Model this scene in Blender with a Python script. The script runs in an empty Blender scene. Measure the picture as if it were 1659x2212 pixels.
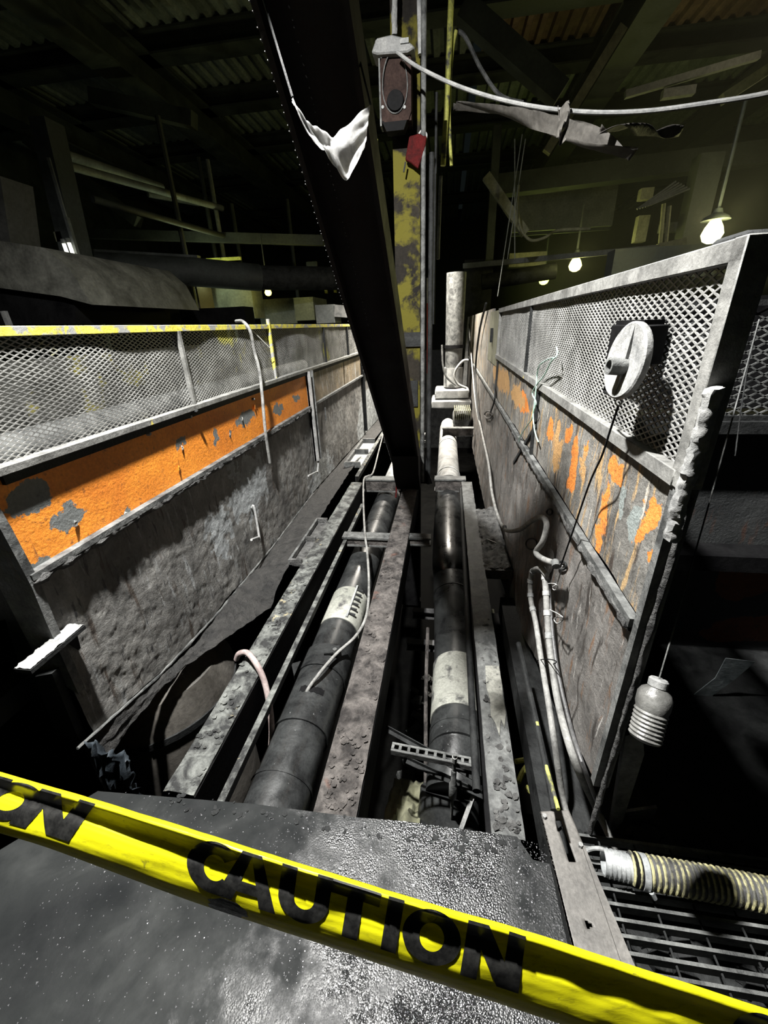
import bpy, bmesh, math, random
from mathutils import Vector as V, Matrix, noise
random.seed(7)
sc = bpy.context.scene
COL = sc.collection

# ------------------------------------------------------------------ camera
FPX, IW, IH = 880.0, 1659, 2212          # focal length in pixels of the 1659x2212 frame
CAM = V((0, 0, 1.5))
def cam_axes():
    yc = V(((968-829.5)/FPX, (1106-699)/FPX, 1)).normalized()
    a = (905-829.5)/FPX
    t = (yc.x*a + yc.z)/yc.y
    zc = -V((a, -t, 1)).normalized()
    xc = -yc.cross(zc)
    return xc, yc, zc
XC, YC, ZC = cam_axes()                  # world axes seen in camera (right, up, forward)
def to_world(c): return V((XC.dot(c), YC.dot(c), ZC.dot(c)))
RIGHT, UP, FWD = to_world(V((1,0,0))), to_world(V((0,1,0))), to_world(V((0,0,1)))
cd = bpy.data.cameras.new('camera'); cam = bpy.data.objects.new('camera', cd); COL.objects.link(cam)
cd.sensor_fit = 'VERTICAL'; cd.sensor_height = 24.0; cd.lens = FPX/IH*24.0
cd.clip_start = 0.05; cd.clip_end = 200
m = Matrix((RIGHT, UP, -FWD)).transposed().to_4x4(); m.translation = CAM
cam.matrix_world = m
sc.camera = cam

# ------------------------------------------------------------------ world, lights, exposure
w = bpy.data.worlds.new('world'); sc.world = w; w.use_nodes = True
bg = w.node_tree.nodes['Background']; bg.inputs[0].default_value = (0.55, 0.75, 0.72, 1); bg.inputs[1].default_value = 0.006
vs = sc.view_settings
vs.view_transform = 'Standard'; vs.look = 'None'; vs.gamma = 1.0; vs.use_curve_mapping = False; vs.exposure = 0.28
cy = sc.cycles; cy.use_adaptive_sampling = True; cy.adaptive_threshold = 0.04; cy.max_bounces = 4; cy.diffuse_bounces = 2; cy.glossy_bounces = 2; cy.transmission_bounces = 2; cy.volume_bounces = 0; cy.transparent_max_bounces = 4; cy.caustics_reflective = False; cy.caustics_refractive = False
def area_light(name, loc, aim, size, power, col=(1,1,1), spread=math.radians(170)):
    l = bpy.data.lights.new(name, 'AREA'); l.shape = 'DISK'; l.size = size; l.energy = power; l.color = col; l.spread = spread
    o = bpy.data.objects.new(name, l); COL.objects.link(o); o.location = loc
    o.rotation_euler = (V(aim)-V(loc)).to_track_quat('-Z', 'Y').to_euler()
    return o
def point_light(name, loc, power, col, r=0.05):
    l = bpy.data.lights.new(name, 'POINT'); l.energy = power; l.color = col; l.shadow_soft_size = r
    o = bpy.data.objects.new(name, l); COL.objects.link(o); o.location = loc
    return o
area_light('work_floodlight', (-0.83, 1.08, 3.7), (-0.45, 1.7, 0), 0.14, 430, (1.0, 0.985, 0.95))
area_light('pit_floodlight', (-0.55, 7.4, 3.6), (-0.40, 7.0, 0), 0.3, 330, (1.0, 0.93, 0.82), math.radians(105))
point_light('hall_fill_west', (-6.0, 9.5, 1.2), 36, (0.82, 1.0, 0.72), 0.3)  # unseen fill without a fixture, added to light the left hall and roof
point_light('hall_fill_aisle', (-2.7, 1.6, 3.2), 12, (1.0, 1.0, 0.70), 0.1)  # fixtureless yellow fill added behind the left mesh
point_light('hall_fill_east', (6.0, 11.0, 3.6), 28, (1.0, 0.93, 0.45), 0.3)  # unseen fill added to brighten the right hall
point_light('hall_fill_roof', (4.5, 8.6, 5.0), 18, (1.0, 0.85, 0.55), 0.3)  # unseen warm fill added to light the right-hand roof

# ------------------------------------------------------------------ pixel helpers: where a sight line meets a real plane
def ray(px, py): return to_world(V(((px-829.5)/FPX, (1106-py)/FPX, 1)))
def ax(px, py, x): d = ray(px, py); return CAM + d*((x-CAM.x)/d.x)
def ay(px, py, y): d = ray(px, py); return CAM + d*((y-CAM.y)/d.y)
def az(px, py, z): d = ray(px, py); return CAM + d*((z-CAM.z)/d.z)
def ad(px, py, dep): return CAM + ray(px, py)*dep
EX, EY, EZ = V((1,0,0)), V((0,1,0)), V((0,0,1))

# ------------------------------------------------------------------ mesh builder
class MB:
    def __init__(s): s.v = []; s.f = []
    def add(s, vs, fs):
        b = len(s.v); s.v += [tuple(x) for x in vs]; s.f += [tuple(b+i for i in f) for f in fs]; return s
    def box(s, c, size, R=None):
        c = V(c); hx, hy, hz = size[0]/2, size[1]/2, size[2]/2
        p = [V((x*hx, y*hy, z*hz)) for z in (-1,1) for y in (-1,1) for x in (-1,1)]
        if R is not None: p = [R @ q for q in p]
        return s.add([c+q for q in p], [(0,2,3,1),(4,5,7,6),(0,1,5,4),(2,6,7,3),(0,4,6,2),(1,3,7,5)])
    def bb(s, x0, x1, y0, y1, z0, z1):
        return s.box(((x0+x1)/2,(y0+y1)/2,(z0+z1)/2), (abs(x1-x0),abs(y1-y0),abs(z1-z0)))
    def section(s, p0, p1, poly, up=EZ, scale1=1.0):
        p0, p1 = V(p0), V(p1); d = (p1-p0).normalized(); up = V(up)
        side = d.cross(up)
        if side.length < 1e-5: side = d.cross(EX)
        side.normalize(); u = side.cross(d)
        n = len(poly)
        vs_ = [p0+side*a+u*b for a, b in poly] + [p1+side*a*scale1+u*b*scale1 for a, b in poly]
        fs = [(i, (i+1)%n, n+(i+1)%n, n+i) for i in range(n)] + [tuple(range(n))[::-1], tuple(range(n, 2*n))]
        return s.add(vs_, fs)
    def bar(s, p0, p1, wd, h, up=EZ):
        return s.section(p0, p1, [(-wd/2,-h/2),(wd/2,-h/2),(wd/2,h/2),(-wd/2,h/2)], up)
    def tube(s, path, r, n=10, cap=True):
        path = [V(p) for p in path]; k = len(path)
        rs = r if isinstance(r, (list, tuple)) else [r]*k
        vs_ = []; prev = None
        for i, p in enumerate(path):
            d = (path[min(i+1,k-1)]-path[max(i-1,0)]).normalized()
            if prev is None:
                ref = EZ if abs(d.z) < .9 else EX
                a = d.cross(ref).normalized()
            else:
                a = (prev - d*prev.dot(d))
                a = a.normalized() if a.length > 1e-6 else d.cross(EX).normalized()
            prev = a; b = d.cross(a)
            vs_ += [p+(a*math.cos(t)+b*math.sin(t))*rs[i] for t in [2*math.pi*j/n for j in range(n)]]
        fs = [(i*n+j, i*n+(j+1)%n, (i+1)*n+(j+1)%n, (i+1)*n+j) for i in range(k-1) for j in range(n)]
        if cap: fs += [tuple(range(n))[::-1], tuple(range((k-1)*n, k*n))]
        return s.add(vs_, fs)
    def pipe(s, p0, p1, r, n=24, cap=True): return s.tube([p0, p1], r, n, cap)
    def hollow(s, p0, p1, r, t, n=24):
        p0, p1 = V(p0), V(p1); d = (p1-p0).normalized()
        a = d.cross(EZ if abs(d.z) < .9 else EX).normalized(); b = d.cross(a)
        vs_ = []
        for p in (p0, p1):
            for rr in (r, r-t):
                vs_ += [p+(a*math.cos(q)+b*math.sin(q))*rr for q in [2*math.pi*j/n for j in range(n)]]
        fs = []
        for j in range(n):
            k = (j+1) % n
            fs += [(j,k,2*n+k,2*n+j), (n+k,n+j,3*n+j,3*n+k), (k,j,n+j,n+k), (2*n+j,2*n+k,3*n+k,3*n+j)]
        return s.add(vs_, fs)
    def lathe(s, p0, p1, prof, n=20):
        p0, p1 = V(p0), V(p1); return s.tube_r([p0+(p1-p0)*t for t, r in prof], [r for t, r in prof], (p1-p0).normalized(), n)
    def tube_r(s, pts, rs, d, n):
        a = d.cross(EZ if abs(d.z) < .9 else EX).normalized(); b = d.cross(a); k = len(pts); vs_ = []
        for p, r in zip(pts, rs): vs_ += [p+(a*math.cos(q)+b*math.sin(q))*r for q in [2*math.pi*j/n for j in range(n)]]
        fs = [(i*n+j, i*n+(j+1)%n, (i+1)*n+(j+1)%n, (i+1)*n+j) for i in range(k-1) for j in range(n)]
        fs += [tuple(range(n))[::-1], tuple(range((k-1)*n, k*n))]
        return s.add(vs_, fs)
    def prism(s, pts, thick):
        pts = [V(p) for p in pts]; t = V(thick); n = len(pts)
        return s.add(pts+[p+t for p in pts], [tuple(range(n))[::-1], tuple(range(n,2*n))]+[(i,(i+1)%n,n+(i+1)%n,n+i) for i in range(n)])
    def grid(s, fn, nu, nv):
        vs_ = [fn(i/nu, j/nv) for j in range(nv+1) for i in range(nu+1)]
        return s.add(vs_, [(j*(nu+1)+i, j*(nu+1)+i+1, (j+1)*(nu+1)+i+1, (j+1)*(nu+1)+i) for j in range(nv) for i in range(nu)])

def isec(wd, h, tf, tw):
    a, b, c = wd/2, h/2, tw/2
    return [(-a,-b),(a,-b),(a,-b+tf),(c,-b+tf),(c,b-tf),(a,b-tf),(a,b),(-a,b),(-a,b-tf),(-c,b-tf),(-c,-b+tf),(-a,-b+tf)]
def lsec(wd, h, t): return [(0,0),(wd,0),(wd,t),(t,t),(t,h),(0,h)]
def csec(wd, h, t): return [(0,0),(wd,0),(wd,t),(t,t),(t,h-t),(wd,h-t),(wd,h),(0,h)]
def spline(pts, n=8):
    pts = [V(p) for p in pts]; out = []
    for i in range(len(pts)-1):
        p0, p1, p2, p3 = pts[max(i-1,0)], pts[i], pts[i+1], pts[min(i+2,len(pts)-1)]
        for k in range(n):
            t = k/n
            out.append(0.5*((2*p1)+(p2-p0)*t+(2*p0-5*p1+4*p2-p3)*t*t+(3*p1-p0-3*p2+p3)*t**3))
    return out+[pts[-1]]

def thing(name, loc, label, cat, group=None):
    e = bpy.data.objects.new(name, None); COL.objects.link(e); e.location = loc
    e.empty_display_size = 0.05
    return tag(e, label, cat, group)
def tag(o, label=None, cat=None, group=None, kind=None):
    if label: o['label'] = label
    if cat: o['category'] = cat
    if group: o['group'] = group
    if kind: o['kind'] = kind
    return o
def obj(name, mb, mat, parent=None, smooth=True, kind=None, bevel=0):
    me = bpy.data.meshes.new(name); me.from_pydata(mb.v, [], mb.f)
    bm = bmesh.new(); bm.from_mesh(me); bmesh.ops.recalc_face_normals(bm, faces=bm.faces); bm.to_mesh(me); bm.free()
    me.materials.append(mat)
    if smooth:
        me.polygons.foreach_set('use_smooth', [True]*len(me.polygons)); me.set_sharp_from_angle(angle=math.radians(38))
    o = bpy.data.objects.new(name, me); COL.objects.link(o)
    if parent is not None: adopt(o, parent)
    if kind: o['kind'] = kind
    if bevel:
        b = o.modifiers.new('edge', 'BEVEL'); b.width = bevel; b.segments = 1; b.limit_method = 'ANGLE'
    return o
def world_loc(o):
    l = o.location.copy()
    while o.parent is not None: o = o.parent; l = l  # children are stored in world space
    return l
def adopt(o, parent):
    o.parent = parent
    root = parent
    o.matrix_parent_inverse = Matrix.Translation(-root.location) if root.parent is None else Matrix.Identity(4)
def single(name, mb, mat, label, cat, group=None, **kw): return tag(obj(name, mb, mat, None, **kw), label, cat, group)

# ------------------------------------------------------------------ materials
MATS = {}
def nodes_of(name):
    m = bpy.data.materials.new(name); m.use_nodes = True; MATS[name] = m
    nt = m.node_tree; return m, nt, nt.nodes['Principled BSDF']
def N(nt, t, **kw):
    n = nt.nodes.new(t)
    for k, v in kw.items():
        if k == 'inp':
            for kk, vv in v.items():
                if isinstance(vv, bpy.types.NodeSocket): nt.links.new(vv, n.inputs[kk])
                else: n.inputs[kk].default_value = vv
        else: setattr(n, k, v)
    return n
def c4(c): return (c[0], c[1], c[2], 1)
def coord(nt, scale=(1,1,1)):
    tc = N(nt, 'ShaderNodeTexCoord'); mp = N(nt, 'ShaderNodeMapping', inp={'Vector': tc.outputs['Object'], 'Scale': scale}); return mp.outputs[0]
def noise_n(nt, vec, scale, detail=6, rough=.6, dist=0):
    return N(nt, 'ShaderNodeTexNoise', inp={'Vector': vec, 'Scale': scale, 'Detail': detail, 'Roughness': rough, 'Distortion': dist}).outputs['Fac']
def ramp(nt, fac, stops, interp='LINEAR'):
    r = N(nt, 'ShaderNodeValToRGB', inp={'Fac': fac}); cr = r.color_ramp; cr.interpolation = interp
    while len(cr.elements) < len(stops): cr.elements.new(.5)
    for e, (p, c) in zip(cr.elements, stops): e.position = p; e.color = c4(c) if len(c) == 3 else c
    return r.outputs['Color']
def mixc(nt, fac, a, b, mode='MIX'):
    n = N(nt, 'ShaderNodeMix', data_type='RGBA', blend_type=mode)
    for s, v in ((0, fac), (6, a), (7, b)):
        if isinstance(v, bpy.types.NodeSocket): nt.links.new(v, n.inputs[s])
        else: n.inputs[s].default_value = v if s == 0 else c4(v)
    return n.outputs[2]
def math_n(nt, op, a, b=0.0, clamp=False):
    n = N(nt, 'ShaderNodeMath', operation=op, use_clamp=clamp)
    for i, v in enumerate((a, b)):
        if isinstance(v, bpy.types.NodeSocket): nt.links.new(v, n.inputs[i])
        else: n.inputs[i].default_value = v
    return n.outputs[0]
def bump(nt, bs, h, strength, dist=0.01, prev=None):
    n = N(nt, 'ShaderNodeBump', inp={'Height': h, 'Strength': strength, 'Distance': dist})
    if prev is not None: nt.links.new(prev, n.inputs['Normal'])
    nt.links.new(n.outputs[0], bs.inputs['Normal']); return n.outputs[0]
def grime(name, dark, light, scale=5, stretch=(1,1,1), rough=(.55,.9), metal=0.0, bmp=.5, bscale=90, dist=.006, spots=None, lo=.35, hi=.68, spec=.5):
    m, nt, bs = nodes_of(name)
    vec = coord(nt, stretch); n1 = noise_n(nt, vec, scale, 8, .65, .4)
    col = ramp(nt, n1, [(lo, dark), (hi, light)])
    v2 = coord(nt); n2 = noise_n(nt, v2, bscale, 5, .7)
    col = mixc(nt, .55, col, ramp(nt, n2, [(.35, (.35,.35,.35)), (.65, (1,1,1))]), 'MULTIPLY')
    if spots:
        sc_, th, sw, colr = spots
        n3 = noise_n(nt, v2, sc_, 7, .6, .3); col = mixc(nt, ramp(nt, n3, [(th, (0,0,0)), (th+sw, (1,1,1))]), col, colr)
    nt.links.new(col, bs.inputs['Base Color'])
    nt.links.new(ramp(nt, n1, [(.3, (rough[0],)*3), (.7, (rough[1],)*3)]), bs.inputs['Roughness'])
    bs.inputs['Metallic'].default_value = metal; bs.inputs['Specular IOR Level'].default_value = spec
    h = math_n(nt, 'ADD', n2, math_n(nt, 'MULTIPLY', n1, 1.4))
    bump(nt, bs, h, bmp, dist)
    return m
def plain(name, col, rough=.6, metal=0.0, var=.35, scale=20, bmp=.15):
    return grime(name, tuple(c*(1-var) for c in col), tuple(min(1, c*(1+var)) for c in col), scale, rough=(rough, min(1, rough+.15)), metal=metal, bmp=bmp, bscale=scale*6)
def emit(name, col, strength):
    m, nt, bs = nodes_of(name); bs.inputs['Base Color'].default_value = c4(col)
    bs.inputs['Emission Color'].default_value = c4(col); bs.inputs['Emission Strength'].default_value = strength; return m
def blob_mask(nt, vec, blobs, warp=.1, wscale=6, soft=.06):
    """irregular patches: noise-warped ellipsoids, each with its own place on the thing"""
    nz = N(nt, 'ShaderNodeTexNoise', inp={'Vector': vec, 'Scale': wscale, 'Detail': 7, 'Roughness': .62})
    off = N(nt, 'ShaderNodeVectorMath', operation='SUBTRACT', inp={0: nz.outputs['Color'], 1: (.5,.5,.5)})
    off = N(nt, 'ShaderNodeVectorMath', operation='SCALE', inp={0: off.outputs[0], 'Scale': warp*2.4})
    wv = N(nt, 'ShaderNodeVectorMath', operation='ADD', inp={0: vec, 1: off.outputs[0]}).outputs[0]
    tot = None
    for c, r in blobs:
        d = N(nt, 'ShaderNodeVectorMath', operation='SUBTRACT', inp={0: wv, 1: tuple(c)})
        d = N(nt, 'ShaderNodeVectorMath', operation='DIVIDE', inp={0: d.outputs[0], 1: tuple(r)})
        l = N(nt, 'ShaderNodeVectorMath', operation='LENGTH', inp={0: d.outputs[0]}).outputs['Value']
        tot = l if tot is None else math_n(nt, 'MINIMUM', tot, l)
    return ramp(nt, tot, [(1-soft if 1-soft < 1 else .9, (1,1,1)), (1.0, (0,0,0))])

G = dict(
 dust=grime('dusty_steel', (.035,.037,.037), (.17,.175,.17), 11, lo=.38, hi=.64, bmp=.6, bscale=70),
 dust_l=grime('pale_dusty_steel', (.16,.165,.165), (.36,.36,.35), 9, bmp=.4, bscale=90),
 soot=grime('sooty_steel', (.006,.0065,.007), (.034,.036,.036), 9, bmp=.6, bscale=60, rough=(.55,.85), spec=.2),
 black=grime('black_steel_and_shade', (.003,.003,.0035), (.010,.010,.0105), 5, bmp=.3, bscale=50, rough=(.6,.85), spec=.08),
 brace=grime('dark_brown_steel', (.004,.0028,.0028), (.010,.007,.0068), 5, bmp=.25, bscale=50, rough=(.5,.8), spec=.15),
 crust=grime('caked_dirt', (.035,.035,.035), (.20,.20,.195), 14, bmp=1.0, bscale=55, dist=.02, rough=(.7,.95), spec=.3),
 beam=grime('beam_steel', (.022,.023,.023), (.22,.23,.215), 13, lo=.42, hi=.64, bmp=1.0, bscale=60, dist=.012, spots=(9,.62,.05,(.42,.36,.22))),
 rust=grime('rusty_steel', (.022,.019,.018), (.16,.145,.135), 14, lo=.38, hi=.66, bmp=1.0, bscale=70, dist=.014, spots=(4,.63,.12,(.15,.060,.038))),
 pipe=grime('black_plastic_pipe', (.012,.0125,.013), (.050,.053,.053), 7, bmp=.10, bscale=120, rough=(.20,.42), spots=(45,.68,.05,(.15,.155,.155)), spec=.6),
 sleeve=grime('pale_sleeve', (.22,.23,.20), (.46,.46,.41), 3.5, bmp=.1, bscale=80, spots=(10,.54,.12,(.05,.05,.05))),
 pale=grime('pale_grey_pipe', (.20,.21,.21), (.48,.48,.47), 8, bmp=.2, bscale=80),
 hose=grime('pink_grey_hose', (.26,.20,.19), (.50,.42,.40), 12, bmp=.2, bscale=90),
 hose_g=grime('grey_hose', (.12,.12,.115), (.34,.34,.325), 14, bmp=.3, bscale=90),
 cable=grime('dark_cable', (.03,.03,.032), (.12,.12,.12), 14, bmp=.3, bscale=90, rough=(.35,.6)),
 mesh=grime('galvanised_mesh', (.14,.14,.135), (.38,.38,.36), 6, bmp=.2, bscale=80, rough=(.4,.7), spots=(1.6,.60,.05,(.42,.40,.10))),
 mesh_r=grime('grey_mesh', (.16,.16,.155), (.36,.36,.345), 6, bmp=.2, bscale=80, rough=(.4,.7)),
 yrail=grime('worn_yellow_rail', (.62,.55,.06), (.72,.64,.12), 8, bmp=.3, bscale=60, spots=(11,.50,.05,(.25,.25,.24))),
 grail=grime('grey_rail_paint', (.10,.10,.095), (.26,.26,.245), 9, bmp=.4, bscale=60, spots=(5,.67,.03,(.55,.46,.08))),
 concrete=grime('dark_concrete', (.008,.008,.0075), (.028,.028,.026), 3, bmp=.4, bscale=30),
 hall=grime('hall_steel', (.018,.021,.021), (.05,.058,.056), 2, bmp=.2, bscale=20),
 hall_l=grime('hall_pale_steel', (.10,.11,.105), (.22,.23,.22), 2, bmp=.2, bscale=20),
 deck=grime('roof_deck', (.12,.14,.135), (.26,.29,.28), 1.2, bmp=.2, bscale=12),
 deck_w=grime('warm_lit_roof_deck', (.11,.07,.05), (.24,.16,.11), 1.2, bmp=.2, bscale=12),  # deck copy browned to put warm light on the right-hand roof
 olive=grime('olive_panel', (.10,.10,.06), (.24,.24,.16), 3, bmp=.2, bscale=20),
 cyel=grime('yellow_green_paint_and_light', (.42,.44,.08), (.60,.60,.16), 9, bmp=.3, bscale=60, spots=(7,.55,.08,(.06,.06,.05))),
 red=grime('red_plastic', (.035,.004,.004), (.09,.010,.010), 12, bmp=.2, bscale=90, rough=(.7,.9), spec=.08),
 redw=plain('bright_red', (.75,.08,.06), .5),
 white=plain('off_white', (.62,.62,.58), .6),
 cloth=None,
 film=grime('dusty_film', (.05,.046,.040), (.15,.14,.125), 6, bmp=.4, bscale=30),
 gwire=plain('pale_green_wire', (.42,.62,.52), .5),
 copper=grime('brown_box', (.018,.011,.0095), (.050,.032,.027), 12, bmp=.3, bscale=90, rough=(.7,.9), spec=.08),
 bottle=grime('dusty_clear_plastic', (.07,.07,.066), (.19,.19,.18), 9, bmp=.3, bscale=70, rough=(.25,.5)),
 fabric=grime('blue_black_tarp', (.012,.018,.024), (.05,.065,.08), 6, bmp=.6, bscale=30),
 galv=grime('galvanised_metal', (.30,.32,.33), (.60,.62,.62), 10, metal=.4, bmp=.2, bscale=80, rough=(.3,.5)),
 bar=grime('flat_bar_steel', (.09,.086,.08), (.20,.19,.175), 6, bmp=.25, bscale=80, rough=(.45,.7), spots=(60,.74,.02,(.5,.5,.5))),
)
XL, XR = -1.35, 0.48
def film_mat(name, dark, light, tr=.6):
    m, nt, bs = nodes_of(name); v = coord(nt); n1 = noise_n(nt, v, 18, 7, .65, .5); col = ramp(nt, n1, [(.35, dark), (.65, light)])
    nt.links.new(col, bs.inputs['Base Color']); bs.inputs['Roughness'].default_value = .4; bump(nt, bs, n1, .5, .01)
    tb = N(nt, 'ShaderNodeBsdfTranslucent', inp={'Color': col}); mx = N(nt, 'ShaderNodeMixShader', inp={0: tr, 1: bs.outputs[0], 2: tb.outputs[0]})
    nt.links.new(mx.outputs[0], nt.nodes['Material Output'].inputs['Surface']); return m
G['cloth'] = film_mat('white_plastic_film', (.35,.35,.35), (.75,.75,.74), .75)
# ---- painted and stained wall materials
def wall_mat(name, base_d, base_l, streaks, blobs, blob_col, extra=None, warp=.1, bmp=.7):
    m, nt, bs = nodes_of(name)
    v = coord(nt); vz = coord(nt, (6, 6, .9))
    n1 = noise_n(nt, v, 3.2, 9, .66, .5); col = ramp(nt, n1, [(.34, base_d), (.66, base_l)])
    n2 = noise_n(nt, v, 75, 6, .7)
    for (sc_, th, sw, c) in streaks:
        ns = noise_n(nt, vz, sc_, 7, .62, .25); col = mixc(nt, ramp(nt, ns, [(th, (0,0,0)), (th+sw, (1,1,1))]), col, c)
    if blobs:
        bm_ = blob_mask(nt, v, blobs, warp, 7)
        oc = ramp(nt, noise_n(nt, v, 9, 8, .7), [(.3, tuple(c*.55 for c in blob_col)), (.62, blob_col)])
        col = mixc(nt, bm_, col, oc)
    if extra:
        for bl, c, wp in extra: col = mixc(nt, blob_mask(nt, v, bl, wp, 11), col, c)
    n3 = noise_n(nt, v, 26, 7, .7, .2)
    col = mixc(nt, ramp(nt, n3, [(.58, (0,0,0)), (.72, (.8,.8,.8))]), col, (.03,.028,.026))
    col = mixc(nt, .4, col, ramp(nt, n2, [(.35, (.4,.4,.4)), (.62, (1,1,1))]), 'MULTIPLY')
    nt.links.new(col, bs.inputs['Base Color']); bs.inputs['Roughness'].default_value = .62
    h = math_n(nt, 'ADD', math_n(nt, 'MULTIPLY', n2, 1.3), math_n(nt, 'ADD', math_n(nt, 'MULTIPLY', n1, .6), math_n(nt, 'MULTIPLY', n3, .9))); bump(nt, bs, h, bmp, .009)
    return m
def lb(px, py, ry, rz): return (ax(px, py, XL), (.3, ry, rz))
def rb(px, py, ry, rz): return (ax(px, py, XR), (.3, ry, rz))
G['orange'] = wall_mat('peeling_orange_paint', (.66,.19,.016), (.90,.31,.028), [(5,.66,.10,(.16,.06,.02))],
    None, None, extra=[([lb(530,905,.16,.05), lb(600,885,.12,.045), lb(392,957,.035,.03), lb(465,948,.03,.05), lb(500,940,.02,.02), lb(150,1120,.085,.05), lb(60,1075,.09,.05),
                         lb(275,1110,.03,.018), lb(85,1235,.05,.03), lb(640,860,.1,.03)], (.155,.165,.16), .075)], warp=.05, bmp=.45)
G['wall_l'] = wall_mat('soot_caked_grey_wall', (.060,.059,.056), (.25,.245,.23), [(4.5,.58,.10,(.30,.31,.31)), (3.0,.58,.08,(.060,.046,.036)), (7,.60,.06,(.05,.05,.05))],
    [lb(540,1050,.30,.22), lb(480,1150,.12,.16), lb(700,1050,.5,.4), lb(800,900,1.2,.5)], (.36,.38,.385), warp=.22, bmp=.65)
G['wall_lf'] = wall_mat('stained_tan_wall', (.10,.085,.06), (.28,.22,.14), [(4,.56,.10,(.35,.35,.34))], None, None)
G['wall_r'] = wall_mat('stained_grey_wall', (.065,.062,.056), (.27,.262,.24), [(5,.55,.08,(.40,.27,.13)), (3.4,.56,.07,(.045,.032,.024)), (6,.63,.04,(.55,.50,.42)), (9,.60,.05,(.07,.065,.06))],
    [rb(1330,1030,.055,.045), rb(1300,1120,.03,.10), rb(1285,1190,.02,.07), rb(1400,1115,.04,.05), rb(1380,1160,.025,.03), rb(1240,1000,.05,.11), rb(1225,945,.05,.04), rb(1410,1220,.012,.03),
     rb(1130,870,.22,.06), rb(1190,930,.05,.05), rb(1270,960,.02,.03)], (.80,.26,.045),
    extra=[([rb(1345,1085,.02,.05), rb(1370,1130,.03,.05)], (.23,.26,.25), .05), ([rb(1118,858,.30,.07), rb(1080,815,.7,.10), rb(1205,965,.06,.10), rb(1260,1010,.03,.06), rb(1150,905,.08,.06)], (.46,.27,.11), .10)], warp=.085)
G['wall_r2'] = wall_mat('sooty_brown_wall', (.040,.037,.034), (.20,.19,.178), [(5,.57,.08,(.17,.10,.06)), (4,.57,.07,(.035,.03,.026)), (7,.62,.05,(.36,.35,.33))], None, None)

# ---- wet floor plate
def wet_plate():
    m, nt, bs = nodes_of('wet_floor_plate'); v = coord(nt)
    n1 = noise_n(nt, v, 2.6, 7, .6, .6); n2 = noise_n(nt, v, 85, 5, .75); n3 = noise_n(nt, v, 9, 6, .6)
    col = ramp(nt, n1, [(.36, (.006,.007,.0075)), (.55, (.012,.0135,.0135)), (.72, (.034,.036,.035))])
    wet = blob_mask(nt, v, [((.02,.45,0), (.52,.85,1)), ((.25,.2,0), (.7,.7,1))], .7, 5, .85)
    nt.links.new(mixc(nt, wet, col, (.010,.0105,.011)), bs.inputs['Base Color'])
    r = mixc(nt, wet, ramp(nt, n3, [(.35, (.55,)*3), (.65, (.85,)*3)]), (.10,.10,.10))
    nt.links.new(r, bs.inputs['Roughness'])
    nt.links.new(math_n(nt, 'ADD', math_n(nt, 'MULTIPLY', wet, .45), .18), bs.inputs['Specular IOR Level'])
    vor = N(nt, 'ShaderNodeTexVoronoi', feature='F1', inp={'Vector': v, 'Scale': 210.0})
    grit = math_n(nt, 'MULTIPLY', math_n(nt, 'SUBTRACT', 1.0, vor.outputs['Distance']), wet)
    b1 = bump(nt, bs, grit, 1.0, .0016)
    bump(nt, bs, math_n(nt, 'ADD', n2, math_n(nt, 'MULTIPLY', n3, 2.0)), .35, .002, b1)
    return m
G['plate'] = wet_plate()

# ================================================================== SETTING
# floor plate at the pit edge
mb = MB()
pl = [(-1.215,.762),(-1.44,.50),(-1.5,-.7),(.385,-.7),(.372,.735),(.30,.742),(.262,.800),(-.1,.800),(-.26,.792),(-.62,.790)]
mb.prism([(x,y,-.016) for x,y in pl], (0,0,.016))
fl = tag(obj('floor', mb, G['plate'], smooth=False), 'wet dark steel floor plate sprinkled with glittering grit', 'floor', kind='structure')
# tiny glossy facets added as grit to give the wet plate glints
mb = MB()
rnd = random.Random(3)
for i in range(17000):
    if i < 15600: x, y = rnd.gauss(.04,.24), rnd.uniform(.05,.79)
    else: x, y = rnd.uniform(-1.15,.3), rnd.uniform(.2,.77)
    if x > .36 or x < -1.2: continue
    r = rnd.uniform(.0006,.0026)*(1 if rnd.random() < .96 else 1.8); a = rnd.uniform(0,6.28); h = r*rnd.uniform(.04,.32)
    p = [(x+r*math.cos(a+q), y+r*math.sin(a+q), 0) for q in (0,2.1,4.2)]+[(x+r*.4*math.cos(a), y+r*.4*math.sin(a), h)]
    mb.add(p, [(0,1,3),(1,2,3),(2,0,3)])
gm, nt, bs = nodes_of('glossy_glint_grit'); bs.inputs['Base Color'].default_value = (.10,.10,.105,1); bs.inputs['Roughness'].default_value = .12; bs.inputs['Specular IOR Level'].default_value = .9
o = obj('glint_grit', mb, gm, fl, smooth=False, kind='stuff')

# pit bed and outer ground
single('pit_floor', MB().bb(-3.2, 1.2, -.8, 12.5, -1.75, -1.65), grime('pit_gloom_black', (.001,.001,.001), (.004,.004,.0036), 4, bmp=.6, bscale=40, rough=(.8,.95), spec=.04), 'dark littered bottom of the pit', 'floor')['kind'] = 'structure'  # near-black colour stands in for the darkness of the pit
single('aisle_floor', MB().bb(-12, XL-.25, -1, 32, .2, .3), G['concrete'], 'dark aisle floor beyond the left mesh fence', 'floor')['kind'] = 'structure'
single('yard_floor', MB().bb(.62, 14, 2.4, 32, -.1, 0), G['concrete'], 'dark ground beyond the right mesh fence', 'floor')['kind'] = 'structure'

single('pit_side_wall', MB().bb(-3.3,-3.2,-.8,12.5,-1.75,.3), G['black'], 'black foundation wall under the left aisle', 'wall')['kind'] = 'structure'
single('pit_end_wall', MB().bb(-3.3,3.2,-.9,-.8,-1.75,-.02), G['black'], 'black foundation wall below the near plate edge', 'wall')['kind'] = 'structure'
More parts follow.
